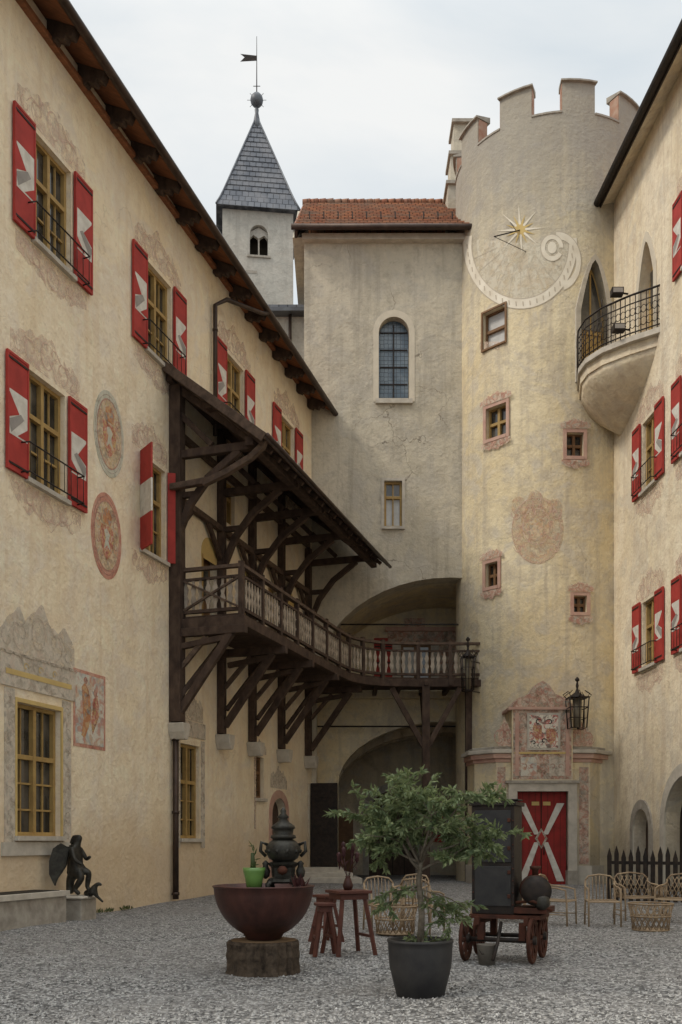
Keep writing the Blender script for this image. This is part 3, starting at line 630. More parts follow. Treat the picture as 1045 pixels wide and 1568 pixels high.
IB(614,660,985,1066,.0,.05,BRN); IB(618,634,992,1040,.05,.07,CURT); IB(638,656,992,1040,.05,.07,GLASS); IB(672,705,985,1066,0,.04,F_POR)
IB(573,601,978,1046,.02,.1,RED); IB(620,650,948,962,0,.15,F_POR)
for yy in (990,1015,1040): IB(574,600,yy,yy+2,.1,.12,IRON)
d.obj('loggia_doorway',back)
tr=MB(); tr.tube([(-.85,34.4,9.15),(8.2,34.4,9.15)],.03,IRON,5); tr.tube([(-.85,35.1,5.65),(4.6,35.1,5.65)],.03,IRON,5); tr.obj('iron_tie_rods',back)
ad=root('connecting_wing'); m=MB(); m.wbox(-2.75,-1.3,37.6,42,8,21.7,P_W); m.obj('wall',ad)
m=MB(); m.beam((-2.95,37.4,21.75),(-1.3,37.4,21.75),.5,.14,ZINC,); m.wbox(-2.9,-1.3,37.5,42,21.85,22.1,SLATE); m.tube([(-1.95,37.45,21.7),(-1.95,37.5,14)],.06,GUT,8); m.obj('roof_edge_and_downpipe',ad)
st=MB()
for i in range(3): st.vprism([(-1.3+.0,33.1-.35*(2-i)),(.7-.3*i,32.6-.3*(2-i)+.0),(.5-.3*i,34.4),(-1.2,34.4)],.05,.33+.16*i,STONEL)
st.obj('stone_steps',None,bevel=.02)
# ================================================================== BELL TOWER
bt=root('bell_tower'); bx,by=-4.82,56.; hw=1.95; rot=rad(7)
def bp(a,b,z): return Vector((bx+a*math.cos(rot)-b*math.sin(rot),by+a*math.sin(rot)+b*math.cos(rot),z))
bf=Fr(*(bp(0,-hw,0).to_2d()),math.cos(rot),math.sin(rot))
m=MB(); m.box(bf,-hw,hw,0,36.6,-2*hw,0,P_W); cm=MB(); cm.prism(bf,archpoly(-.45,.55,33.9,35.6,.5),-1.0,.4,P_W)
o=m.obj('tower_shaft',bt); cut(o,cm)
m=MB(); m.prism(bf,archpoly(-.45,.55,33.9,35.6,.5),-.98,-.9,DARK)
m.lathe(bf.pt(.05,33.9,-.3),[(.07,0),(.045,.1),(.045,.95),(.08,1.1)],STONEL,10)
m.prism(bf,[(-.44,34.95),(-.25,35.15),(.05,34.95),(.35,35.15),(.54,34.95),(.54,35.3),(.05,35.58),(-.44,35.3)],-.4,-.2,P_W)
m.box(bf,-.6,.7,33.78,33.89,-.05,.08,STONE)
m.box(bf,-hw-.06,hw+.06,36.4,36.6,-2*hw-.06,.06,STONE)
m.box(bf,-.75,-.05,32.9,33.05,0,.02,STONE)
m.obj('belfry_opening',bt)
m=MB(); prof=[(hw+.35,36.35),(hw+.12,36.9),(hw-.1,37.5),(.04,42.9)]
vs=[];fs=[]
for h,z in prof:
    vs+=[bp(-h,-h,z),bp(h,-h,z),bp(h,h,z),bp(-h,h,z)]
for i in range(3):
    for k in range(4): fs.append((i*4+k,i*4+(k+1)%4,i*4+4+(k+1)%4,i*4+4+k))
fs+=[(3,2,1,0),(12,13,14,15)]; m.add(vs,fs,SLATE)
for i in range(15):
    f=i/15; h=(hw-.1)*(1-f)+.04*f+.03; z=37.5+5.4*f
    m.add([bp(-h,-h,z),bp(h,-h,z),bp(h,h,z),bp(-h,h,z),bp(-h+.03,-h+.03,z+.05),bp(h-.03,-h+.03,z+.05),bp(h-.03,h-.03,z+.05),bp(-h+.03,h-.03,z+.05)],[(0,1,2,3),(4,7,6,5),(0,4,5,1),(1,5,6,2),(2,6,7,3),(3,7,4,0)],SLATE)
for sx,sy in ((-1,-1),(1,-1)): m.tube([bp(sx*h,sy*h,z+.03) for h,z in prof],.05,ZINC,6)
m.obj('slate_spire_roof',bt)
m=MB(); m.lathe((bx,by,42.2),[(.28,0),(.2,.5),(.1,1.),(.12,1.2),(.07,1.3),(.07,1.4)],ZINC,14)
m.lathe((bx,by,43.55),[(.02,0),(.2,.06),(.33,.22),(.37,.4),(.33,.58),(.2,.74),(.04,.8)],ZINC,20)
m.tube([(bx,by,44.3),(bx,by,47.6)],[.035,.015],IRON,6)
m.flat([(bx-.02,by,46.5),(bx-.95,by,46.6),(bx-.7,by,46.4),(bx-.95,by,46.15),(bx-.02,by,46.2)],IRON)
m.tube([(bx-.2,by,44.75),(bx+.2,by,44.75)],.02,IRON,5)
for k in range(8):
    q_=k*math.pi/4; m.tube([(bx+.36*math.cos(q_),by,43.95+.36*math.sin(q_)),(bx+.55*math.cos(q_),by,43.95+.55*math.sin(q_))],.015,IRON,4)
m.obj('ball_and_weather_vane',bt)
# ================================================================== ROUND TOWER
tw=root('round_tower'); m=MB(); n=128; vs=[]
for z in (-.3,24.3):
    for k in range(n):
        a=2*math.pi*k/n; vs.append((TC.x+TR*math.cos(a),TC.y+TR*math.sin(a),z))
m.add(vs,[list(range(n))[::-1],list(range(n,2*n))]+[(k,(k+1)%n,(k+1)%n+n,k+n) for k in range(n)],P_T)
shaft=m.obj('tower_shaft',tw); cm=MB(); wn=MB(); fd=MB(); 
def twin(x0,x1,y0,y1,fm,gl=GLASS,sur=MARB,cols=1,rows=1,sw=.13):
    fr,_=T.local((x0+x1)/2,(y0+y1)/2); a0,z1=fr.at(x0,y0); a1,z0=fr.at(x1,y1)
    window(wn,cm,fr,a0,a1,z0,z1,cols,rows,fm,depth=.25,sill=False,gl=gl,surround=sur,sw=sw,fw=.05,transom=.5)
    return fr,a0,a1,z0,z1
specs=[((740,774,481,522),BRN,CURT,BRN,1),((745,776,627,664),OCH,GLASS,MARB,2),((868,894,662,699),BRN,GLASS,MARB,2),((744,763,864,896),BRN,GLASS,MARB,2),((879,899,912,938),BRN,GLASS,MARB,2)]
for (x0,x1,y0,y1),fm,gl,sur,cols in specs:
    fr,a0,a1,z0,z1=twin(x0,x1,y0,y1,fm,gl,sur,cols,sw=.06 if sur is BRN else .11)
    if sur is MARB:
        scroll(fd,fr,a0-.22,a1+.22,z1+.12,.38,F_POR,off=.05); scroll(fd,fr,a0-.18,a1+.18,z0-.13,.35,F_POR,True,off=.05)
gfr,_=T.local(912,450); a0,z1=gfr.at(890,394); a1,_=gfr.at(934,394)
cm.prism(gfr,archpoly(a0,a1,16.35,z1,1.7,14,1.),-.5,.8,P_T)
wn.prism(gfr,archpoly(a0+.02,a1-.02,16.36,z1-.02,1.7,14,1.),-.48,-.36,OCH)
wn.prism(gfr,archpoly(a0+.12,a1-.12,18.2,z1-.2,1.3,14,1.),-.365,-.34,GLASS); wn.box(gfr,(a0+a1)/2-.03,(a0+a1)/2+.03,16.4,z1-.2,-.37,-.32,OCH); wn.box(gfr,a0+.05,a1-.05,18.05,18.15,-.37,-.31,OCH)
cut(shaft,cm)
ga=MB(); ga.prism(gfr,archpoly(a0-.17,a1+.17,16.3,z1+.2,1.85,14,1.),-.5,.015,STONEL); gc=MB(); gc.prism(gfr,archpoly(a0,a1,16.,z1,1.7,14,1.),-.8,.8,P_T); oo=ga.obj('gothic_door_surround',tw); cut(oo,gc)
shaft.modifiers.new('e','EDGE_SPLIT')
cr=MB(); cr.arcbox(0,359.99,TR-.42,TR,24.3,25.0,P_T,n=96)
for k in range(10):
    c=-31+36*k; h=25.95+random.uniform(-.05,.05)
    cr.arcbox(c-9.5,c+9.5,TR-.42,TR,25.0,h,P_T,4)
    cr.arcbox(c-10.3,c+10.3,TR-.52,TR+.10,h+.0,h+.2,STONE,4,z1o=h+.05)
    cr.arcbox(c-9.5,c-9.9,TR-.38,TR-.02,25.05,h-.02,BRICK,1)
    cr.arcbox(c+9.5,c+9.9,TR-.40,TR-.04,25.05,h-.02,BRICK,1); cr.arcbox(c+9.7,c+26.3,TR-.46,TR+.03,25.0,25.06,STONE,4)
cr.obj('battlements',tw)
def tq(c,mat,off=.006,nx=8,ny=5): fd.quad(T,c,mat,off,nx,ny)
fd.ring(T,797,372,0,0,78,90,176,364,F_SKY,.004,40,6)
fd.ring(T,797,374,75,84,87,98,172,366,SUNP,.008,40,2)
fd.ring(T,797,374,73.8,82.6,75,84,172,366,SUNL,.009,40,1); fd.ring(T,797,374,87,98,88,99.2,172,366,SUNL,.009,40,1)
tq([(710,364),(723,360),(723,374),(710,376)],SUNP,.0095,2,2)
fd.ring(T,855,400,28,34,35,45,-75,95,SUNP,.011,24,2); fd.ring(T,855,400,35,45,36,46,-75,95,SUNL,.0115,24,1)
fd.ring(T,846,379,11,13,17,20,0,330,SUNP,.012,20,1); fd.ring(T,846,379,0,0,7,9,0,360,SUNP,.0125,16,2); fd.ring(T,846,379,17,20,18,21,0,330,SUNL,.0127,20,1)
def tline(p0,p1,hw_,mat,off,n_=10):
    nx_,ny_=-(p1[1]-p0[1]),(p1[0]-p0[0]); l=math.hypot(nx_,ny_); nx_,ny_=nx_/l*hw_,ny_/l*hw_
    tq([(p0[0]-nx_,p0[1]-ny_),(p1[0]-nx_,p1[1]-ny_),(p1[0]+nx_,p1[1]+ny_),(p0[0]+nx_,p0[1]+ny_)],mat,off,n_,1)
for k in range(11):
    aa=rad(196+k*15); tline((797+36*math.cos(aa),368-38*math.sin(aa)),(797+74*math.cos(aa),373-83*math.sin(aa)),.38,SUNL,.007)
for k in range(24):
    aa=rad(182+k*7.6); cx_=797+81*math.cos(aa); cy_=374-91*math.sin(aa); tq([(cx_-1.2,cy_-3.5),(cx_+.5,cy_-3.5),(cx_+1.2,cy_+3.5),(cx_-.4,cy_+3.5)],SUNL,.0125,1,2)
for k in range(16):
    aa=rad(k*22.5+4); l=38 if k%2==0 else 24; w_=2.1
    c_,s_=math.cos(aa),math.sin(aa)
    tq([(797+6*c_-w_*s_,351-6*s_-w_*c_),(797+l*c_,351-l*s_),(797+l*c_,351-l*s_),(797+6*c_+w_*s_,351-6*s_+w_*c_)],GOLD if k%2 else SUNP,.013+.001*(k%2),5,1)
fd.ring(T,797,351,0,0,7.5,7.5,0,360,GOLD,.016,16,2)
# arms on tower (oval shield with mantling)
fd.ring(T,824,812,0,0,40,52,0,360,F_TOW,.004,40,6); 
fd.ring(T,822,806,22,30,25,34,0,360,F_TOW,.009,30,1); fd.ring(T,820,770,0,0,13,20,0,360,F_TOW,.012,16,2)
fd.ring(T,822,806,0,0,20,27,0,360,F_TOW,.012,24,3); fd.ring(T,795,775,0,0,12,15,0,360,F_TOW,.014,16,2); fd.ring(T,850,778,0,0,12,15,0,360,F_TOW,.014,16,2)
def tcurve(pts,hw_,mat,off):
    for p0,p1 in zip(pts,pts[1:]): tline(p0,p1,hw_,mat,off,1)
tcurve([(822+21*math.cos(k*.35),806+28*math.sin(k*.35)) for k in range(19)],.7,LN_P,.016)
tcurve([(822+38*math.cos(k*.35),812+50*math.sin(k*.35)) for k in range(19)],.6,LN_P,.0165)
for s_ in (-1,1):
    tcurve([(822+s_*(30+9*(1-i/14)*math.cos(i*.5)),785+12*(1-i/14)*math.sin(i*.5)) for i in range(14)],.6,LN_P,.017)
    tcurve([(822+s_*(28+7*(1-i/14)*math.cos(i*.5)),838+9*(1-i/14)*math.sin(i*.5)) for i in range(14)],.6,LN_P,.0172)
    tcurve([(822+s_*(8-6*i/5),758+i*6) for i in range(6)],.7,LN_P,.0174)
tq([(811,794),(833,794),(831,822),(813,822)],F_MED,.0145,3,3)
tq([(735,523),(765,523),(765,535),(735,535)],F_PINK,.005,3,2)
fd.obj('sundial_and_murals',tw); wn.obj('windows_and_balcony_door',tw)
m=MB(); p=T.P(797,352,.0); q=T.P(757,362,.75); m.tube([p,q],.02,IRON,5); m.tube([T.P(806,385,0),q],.012,IRON,4); m.tube([T.P(782,340,0),T.P(790,352,.3)],.012,IRON,4); m.obj('sundial_gnomon',tw)
# portal bay
po=MB(); Z=4.35
bay=[(4.25,32.9),(4.35,31.9),(4.95,31.25),(7.95,31.25),(8.6,31.9),(8.65,32.9)]
cmb=MB(); dx0,dx1=5.6,7.22
o_=MB(); o_.vprism(bay,-.2,Z-.3,P_T); bayo=o_.obj('portal_bay',tw); cmb.wbox(dx0,dx1,30.9,31.45,.12,3.12,P_T); cut(bayo,cmb)
def offs(k): 
    c=Vector((6.45,32.9)); return [((Vector(q_)-c)*k+c).to_tuple() for q_ in bay]
for k,z0,z1,mt in ((1.02,Z-.3,Z-.18,MARB),(1.06,Z-.18,Z-.02,MARB),(1.1,Z-.02,Z+.1,STONEL),(1.04,Z+.1,Z+.2,STONE)): po.vprism(offs(k),z0,z1,mt)
o2=po.obj('portal_cornice',tw,bevel=.02)
pl=MB(); pl.vprism(offs(1.03),.1,.75,STONEL); plo=pl.obj('portal_plinth',tw); c3=MB(); c3.wbox(dx0,dx1,30.5,32.,.0,3.,P_T); cut(plo,c3)
pf=Fr(0,31.25,1,0); pn=MB()
for a0,a1 in ((dx0-.28,dx0),(dx1,dx1+.28)): pn.box(pf,a0,a1,.1,3.12,-.1,.17,STONEL); pn.box(pf,a0-.03,a1+.03,.1,.6,-.1,.21,STONE)
pn.box(pf,dx0-.28,dx1+.28,3.12,3.38,-.1,.17,STONEL); pn.box(pf,dx0-.36,dx1+.36,3.38,3.46,-.1,.22,STONE)
pn.box(pf,5.42,7.35,3.461,5.75,-1.2,.2,P_T); 
pn.box(pf,5.46,7.31,3.5,5.72,.2,.206,F_POR)
pn.box(pf,5.9,6.95,4.42,5.6,.206,.24,STONEL); pn.box(pf,5.97,6.88,4.49,5.53,.24,.246,F_ARM)
pn.prism(pf,[(6.08,5.2),(6.08,4.9),(6.22,4.68),(6.36,4.9),(6.36,5.2)],.246,.250,F_SHD); pn.prism(pf,[(6.5,5.1),(6.5,4.75),(6.65,4.57),(6.8,4.75),(6.8,5.1)],.246,.250,F_SHD)
for c_,z_,r_,s_ in ((6.25,5.3,.12,1),(6.6,5.3,.12,-1),(6.43,4.7,.1,1),(6.1,4.65,.08,-1)): pn.ribbon(pf,spiral((c_,z_),r_,0,6,s_),.016,.253,IRON)
for a in (5.52,7.12): pn.box(pf,a,a+.12,3.6,5.6,.206,.23,MARB)
pn.box(pf,5.5,7.25,4.3,4.36,.206,.225,GOLD); pn.box(pf,5.7,6.2,3.6,4.2,.206,.215,F_PAN); pn.box(pf,6.6,7.08,3.6,4.2,.206,.215,F_GREY)
for c_ in (5.95,6.84): 
    for s_ in (-1,1): pn.ribbon(pf,spiral((c_+s_*.12,3.9),.1,0,6,s_),.014,.222,LN_R)
pn.prism(pf,[(5.35,5.75),(7.42,5.75),(7.2,6.05),(6.8,6.2),(6.6,6.5),(6.39,6.62),(6.18,6.5),(5.98,6.2),(5.58,6.05)],-1.0,.22,F_POR)
for s_ in (-1,1): pn.ribbon(pf,spiral((6.39+s_*.5,5.98),.16,0,6.2,s_),.022,.226,LN_R); pn.ribbon(pf,spiral((6.39+s_*.12,6.25),.14,1,6,s_),.02,.226,LN_R)
pn.box(pf,5.3,7.47,5.70,5.78,-1.,.27,MARB)
pn.box(pf,4.97,5.25,.8,3.9,.001,.012,F_POR); pn.box(pf,7.6,7.9,.8,3.9,.001,.012,F_POR)
scroll(pn,pf,5.0,5.42,4.55,1.1,F_POR,off=.1); scroll(pn,pf,7.35,8.0,4.55,.9,F_POR,off=.1)
pn.obj('portal_frame_and_mural',tw)
dr=MB(); D0=-.12
dr.box(pf,dx0+.005,dx1-.005,.13,3.115,-.19,D0,REDD)
mx=(dx0+dx1)/2
for i in range(8): dr.box(pf,dx0+.02+i*.2,dx0+.03+i*.2,.15,3.1,D0,D0+.004,DARK)
for s_ in (-1,1):
    for z0,z1 in ((.25,1.50),(2.75,1.75)):
        dr.prism(pf,[(mx+s_*.74,z0),(mx+s_*.50,z0),(mx+s_*.06,z1),(mx+s_*.22,z1)],D0+.005,D0+.022+.002*s_,WHT)
dr.prism(pf,[(mx,1.95),(mx+.2,1.62),(mx,1.28),(mx-.2,1.62)],D0+.02,D0+.04,LN_G)
dr.prism(pf,[(mx,1.85),(mx+.12,1.62),(mx,1.38),(mx-.12,1.62)],D0+.04,D0+.05,RED)
dr.box(pf,mx-.3,mx-.06,2.68,2.8,D0,D0+.01,GOLD); dr.box(pf,mx+.06,mx+.3,2.68,2.8,D0,D0+.01,GOLD)
dr.box(pf,mx-.012,mx+.012,.14,3.1,D0,D0+.03,DARK); dr.tube([pf.pt(mx+.08,1.35,-.05),pf.pt(mx+.08,1.1,-.05)],.02,IRON,6)
dr.obj('red_portal_door',tw)
ds=MB(); ds.vprism([(5.1,30.75),(7.75,30.75),(7.75,31.3),(5.1,31.3)],-.05,.13,STONEL); ds.obj('door_step',tw,bevel=.02)
# balcony
bc=root('corner_balcony'); m=MB(); zb=16.05
fan=[(7.65,31.75),(7.5,31.1),(7.36,30.4),(7.42,29.75),(7.75,29.1),(8.4,28.45),(9.05,27.95),(9.25,27.8),(9.3,31.9)]
m.vprism(fan,zb,zb+.16,STONEL); fi=[((x-8.9)*.94+8.9,(y-31.7)*.94+31.7) for x,y in fan]; m.vprism(fi,zb-.28,zb,P_R)
ap=Vector((9.0,31.2)); lv=[(0.92,zb-.28),(.88,zb-.45),(.74,zb-.8),(.5,zb-1.15),(.2,zb-1.45),(.03,zb-1.6)]
vs=[];nn=len(fan)
for k,z in lv:
    for x_,y_ in fan: vs.append(((x_-ap.x)*k+ap.x,(y_-ap.y)*k+ap.y,z))
fs=[(i*nn+j,i*nn+(j+1)%nn,(i+1)*nn+(j+1)%nn,(i+1)*nn+j) for i in range(len(lv)-1) for j in range(nn)]+[list(range(nn))]
m.add(vs,fs,P_R,True); m.obj('balcony_slab_and_corbel',bc)
m=MB(); path=[Vector((x*.99+.09,y+.03,0)) for x,y in fan[:8]]
for z,r_ in ((zb+1.35,.03),(zb+.25,.02),(zb+1.1,.018)): m.tube([p+UP*z for p in path],r_,IRON,6)
tot=[]; 
for p,q in zip(path,path[1:]):
    k=max(1,int((q-p).length/.15))
    for i in range(k): tot.append((p+(q-p)*(i/k),(q-p).normalized()))
for i,(p,d_) in enumerate(tot):
    m.tube([p+UP*(zb+.16),p+UP*(zb+1.35)],.015,IRON,4)
    for zc,rr in ((zb+.5,.09),(zb+.85,.08)):
        m.tube([p+d_*(.08+rr*math.cos(a_))+UP*(zc+rr*1.4*math.sin(a_)) for a_ in [k*math.pi/4 for k in range(8)]],.012,IRON,4,True)
m.tube([path[4]+UP*(zb+1.35),path[4]+UP*(zb+1.6)],.02,IRON,6)
m.obj('wrought_iron_railing',bc)
m=MB(); p=path[5]
for dp in (Vector((-.35,.1,1.5)),Vector((-.3,.1,.45))):
    q=p+dp+UP*zb; m.wbox(q.x-.17,q.x+.17,q.y-.12,q.y+.12,q.z-.09,q.z+.1,IRON); m.wbox(q.x-.14,q.x+.14,q.y-.135,q.y-.12,q.z-.06,q.z+.07,GRYP); m.tube([q,q+Vector((.3,-.1,-.1))],.025,IRON,6)
m.obj('floodlights',bc)
LG=simple('lantern_glass',(.22,.19,.13),(.13,.11,.08),4,.3)
def lantern(name,c,w,h,wallp):
    m=MB(); c=Vector(c); x,y,z=c; b=w/2
    for sx in (-1,1):
        for sy in (-1,1): m.tube([(x+sx*b*.8,y+sy*b*.8,z-h/2),(x+sx*b,y+sy*b,z+h/2)],.022,IRON,5)
    for k in (-.5,-.17,.17,.5):
        bb=b*(.8+.2*(k+.5)); m.tube([(x-bb,y-bb,z+h*k),(x+bb,y-bb,z+h*k),(x+bb,y+bb,z+h*k),(x-bb,y+bb,z+h*k)],.018,IRON,5,True)
    for k in (-.5,0,.5): m.tube([(x+k*b,y-b,z-h/2),(x+k*b,y-b,z+h/2)],.012,IRON,4)
    m.lathe((x,y,z-h*.46),[(b*.4,0),(b*.5,h*.9)],LG,10)
    m.lathe((x,y,z+h/2),[(b*1.1,0),(b*.8,.06),(b*.25,.18),(.03,.3),(.05,.38),(.02,.55)],IRON,8)
    for k in range(8):
        a_=k*math.pi/4; m.tube([(x+b*1.2*math.cos(a_),y+b*1.2*math.sin(a_),z+h/2),(x+b*1.5*math.cos(a_),y+b*1.5*math.sin(a_),z+h/2+.1),(x+b*.9*math.cos(a_),y+b*.9*math.sin(a_),z+h/2+.22)],.014,IRON,4)
    for k in (-.5,.4): m.tube([(x,y,z+h*k),tuple(Vector(wallp)+UP*(z+h*k+.1))],.02,IRON,5)
    m.lathe((x,y,z+h/2+.5),[(.01,0),(.07,.05),(.07,.1),(.01,.17)],IRON,8)
    return m.obj(name)
lantern('wall_lantern',(7.42,30.75,CZ+(H-1092)*30.7/F),.60,.95,(7.8,31.7,0))
lantern('wall_lantern',((717-CX)*32.0/F,32.0,CZ+(H-1032)*32.0/F),.42,1.1,(4.75,33.1,0))
# ================================================================== RIGHT WING
rw=root('right_residence_wing'); w=MB(); cm=MB(); wn=MB(); sh=MB(); fd=MB(); ir=MB()
ZR=22.2
w.prism(R,[(-3.,-.3),(24,-.3),(24,ZR+.6),(-3,ZR+.6)],-.6,0,P_R)
for c in (3.15,6.2,10.2,14.2):
    window(wn,cm,R,c-.55,c+.55,11.95,14.0,2,2); shutter(sh,R,c-1.22,c-.6,11.9,14.05); shutter(sh,R,c+.6,c+1.22,11.9,14.05,True); grille(ir,R,c-.5,c+.5,11.95)
    scroll(fd,R,c-1.1,c+1.1,14.1,.95,F_PINK); scroll(fd,R,c-1.1,c+1.1,11.8,.8,F_PINK,True)
    window(wn,cm,R,c-.55,c+.55,6.7,8.65,2,2); shutter(sh,R,c-1.22,c-.6,6.65,8.7); shutter(sh,R,c+.6,c+1.22,6.65,8.7,True); grille(ir,R,c-.5,c+.5,6.7)
    scroll(fd,R,c-1.1,c+1.1,8.75,.95,F_PINK); scroll(fd,R,c-1.1,c+1.1,6.55,.8,F_PINK,True)
for c in (6.3,10.6,15.):
    window(wn,cm,R,c-.55,c+.55,16.9,18.9,2,2); shutter(sh,R,c-1.22,c-.6,16.85,18.95); shutter(sh,R,c+.6,c+1.22,16.85,18.95,True); scroll(fd,R,c-1.1,c+1.1,19.0,.9,F_PINK)
a0,a1=2.3,3.5; cm.prism(R,archpoly(a0,a1,16.4,19.3,1.2,14,1.),-.45,.4,P_R); wn.prism(R,archpoly(a0+.02,a1-.02,16.42,19.28,1.2,14,1.),-.43,-.3,OCH)
wn.box(R,a0+.2,a1-.2,17.6,18.6,-.3,-.28,GLASS)
ro=MB(); ro.prism(R,archpoly(a0-.25,a1+.25,16.25,19.6,1.4,14,1.),.001,.02,F_CHAP); rc=MB(); rc.prism(R,archpoly(a0,a1,16.,19.3,1.2,14,1.),-.4,.4,P_R)
a0,a1=1.9,3.2; cm.prism(R,archpoly(a0,a1,.05,2.5,.65),-.5,.4,P_R); wn.prism(R,archpoly(a0+.01,a1-.01,.06,2.49,.65),-.49,-.36,WOODD); ro.prism(R,archpoly(a0-.25,a1+.25,.02,2.78,.9),-.0,.05,STONE); rc.prism(R,archpoly(a0,a1,.0,2.5,.65),-.4,.4,P_R)
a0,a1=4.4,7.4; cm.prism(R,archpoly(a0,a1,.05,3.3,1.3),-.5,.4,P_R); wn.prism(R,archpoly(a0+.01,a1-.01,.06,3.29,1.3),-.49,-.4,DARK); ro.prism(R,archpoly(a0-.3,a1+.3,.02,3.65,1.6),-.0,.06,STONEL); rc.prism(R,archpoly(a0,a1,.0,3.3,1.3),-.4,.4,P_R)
o=w.obj('plaster_wall',rw); cut(o,cm); o=ro.obj('stone_arches',rw); cut(o,rc)
wn.obj('windows_and_doors',rw); sh.obj('red_white_shutters',rw); fd.obj('painted_frescoes',rw); ir.obj('iron_window_grilles',rw)
m=MB(); tp2=math.tan(rad(25)); RE=.5
def rq(a,o,dz): return R.pt(a,ZR-.05+(RE-o)*tp2+dz,o)
vs=[rq(-.25,RE,0),rq(24,RE,0),rq(24,-7,0),rq(-.25,-7,0)]; vs+=[v_+UP*.16 for v_ in vs]
m.add(vs,[(0,1,2,3),(4,7,6,5),(0,4,5,1),(1,5,6,2),(2,6,7,3),(3,7,4,0)],TILE)
vs=[rq(-.25,RE-.02,-.05),rq(24,RE-.02,-.05),rq(24,-.2,-.05),rq(-.25,-.2,-.05)]; vs+=[v_+UP*.045 for v_ in vs]
m.add(vs,[(0,1,2,3),(4,7,6,5),(0,4,5,1),(1,5,6,2),(2,6,7,3),(3,7,4,0)],P_R)
m.tube([rq(-.4,RE+.12,.05),rq(24,RE+.12,.05)],.12,IRON,8); m.beam(rq(-.3,RE,.0),rq(24,RE,.0),.05,.24,IRON)
m.obj('roof_and_gutter',rw)
# ================================================================== GROUND
def gz(x,y):
    t_=min(max((y-21)/10.,0),1); return .15*t_*t_*(3-2*t_)
g=bpy.data.meshes.new('gravel_ground'); xs=[-400,-150,-60,-30]+[-16+i*.5 for i in range(65)]+[30,60,150,400]; ys=[-400,-100,-20,0,4]+[6+i*.35 for i in range(100)]+[60,150,400]
vs=[(x,y,gz(x,y)+(.012*math.sin(x*1.7+y*.6)+.01*math.sin(y*2.3-x) if 4<y<30 and abs(x)<14 else 0)) for x in xs for y in ys]; ny=len(ys)
g.from_pydata(vs,[],[(i*ny+j,(i+1)*ny+j,(i+1)*ny+j+1,i*ny+j+1) for i in range(len(xs)-1) for j in range(ny-1)])
g.materials.append(GRAV); go=bpy.data.objects.new('ground',g); sc.collection.objects.link(go)
for p in g.polygons: p.use_smooth=True
m=MB(); PEB=simple('pale_pebbles',(.62,.60,.56),(.20,.19,.18),30,.9,bstr=0)
for i in range(22000):
    y=7.6+random.random()**1.4*13; x=random.uniform(-.36,.36)*y*1.0; r_=random.uniform(.007,.02); a=random.random()*6.3
    z=.012*math.sin(x*1.7+y*.6)+.01*math.sin(y*2.3-x)
    m.add([(x+r_*math.cos(a+k*2.1),y+r_*math.sin(a+k*2.1),z-.002) for k in range(3)]+[(x+r_*.2,y,z+r_*.9)],[(0,1,3),(1,2,3),(2,0,3)],GRAV if i%3 else PEB)
m.obj('loose_gravel',None)
def leaves(mb,pts,l,w,mat,spread=1.,droop=.3):
    for p,d in pts:
        d=(Vector(d)+Vector((random.gauss(0,1),random.gauss(0,1),random.gauss(0,1)-droop))*.6*spread).normalized()
        a=d.cross(Vector((random.gauss(0,1),random.gauss(0,1),random.gauss(0,1)))).normalized(); s_=random.uniform(.7,1.25)
        ll,ww=l*s_,w*s_; p=Vector(p); nrm=a.cross(d)
        mb.add([p,p+d*ll*.45+a*ww/2+nrm*ww*.15,p+d*ll,p+d*ll*.45-a*ww/2+nrm*ww*.15],[(0,1,2),(0,2,3)],mat)
m=MB(); 
for i in range(38):
    s_=random.choice([random.uniform(2.2,4.6),random.uniform(1.9,3.0)]); p=L.pt(s_,0.,random.uniform(.03,.18))
    for k in range(7): leaves(m,[(p+Vector((random.gauss(0,.05),random.gauss(0,.05),0)),(0,0,1))],.10,.03,WEED,.8,0)
m.obj('weeds_along_wall')
# ================================================================== POTTED CITRUS TREE
pt_=root('potted_citrus_tree'); px_,py_=(644-CX)*9.5/F,9.5
m=MB(); m.lathe((px_,py_,0),[(.215,0),(.23,.01),(.30,.30),(.312,.48),(.314,.53),(.322,.535),(.322,.56),(.29,.56),(.28,.5)],CHAR,48); m.obj('round_planter',pt_)
m=MB(); m.lathe((px_,py_,.44),[(.285,0),(.2,.07),(.02,.09)],SOIL,24,wob=.03); m.obj('soil',pt_)
br=MB(); lf=MB(); tips=[]
def branch(p,d,ln,r,lev,dens=1.):
    pts=[p]; rs=[r]; k=5
    for i in range(k):
        d=(d+Vector((random.gauss(0,.15),random.gauss(0,.15),random.gauss(0,.1)+(.03 if lev<2 else -.10)))).normalized(); p=p+d*ln/k; pts.append(p); rs.append(r*(1-.6*(i+1)/k))
    br.tube(pts,rs,BARKL,6)
    if lev>=2:
        for i in range(1,len(pts)):
            for q in range(int((6 if lev==3 else 4)*dens)): tips.append((pts[i-1].lerp(pts[i],random.random()),d))
    if lev<3:
        for i in range((5,5,4)[lev]):
            f=random.uniform(.4,1); idx=min(int(f*k),k-1); q=pts[idx].lerp(pts[idx+1],f*k-idx)
            a=random.random()*6.28; sd=Vector((math.cos(a),math.sin(a),random.uniform(-.2,.7))); branch(q,(d*.5+sd).normalized(),ln*random.uniform(.42,.66),rs[idx]*.55,lev+1,dens)
random.seed(21)
base=Vector((px_,py_,.5))
br.tube([base,base+Vector((.015,0,.3)),base+Vector((-.015,.01,.62)),base+Vector((.02,0,.95))],[.036,.030,.027,.02],BARKL,8)
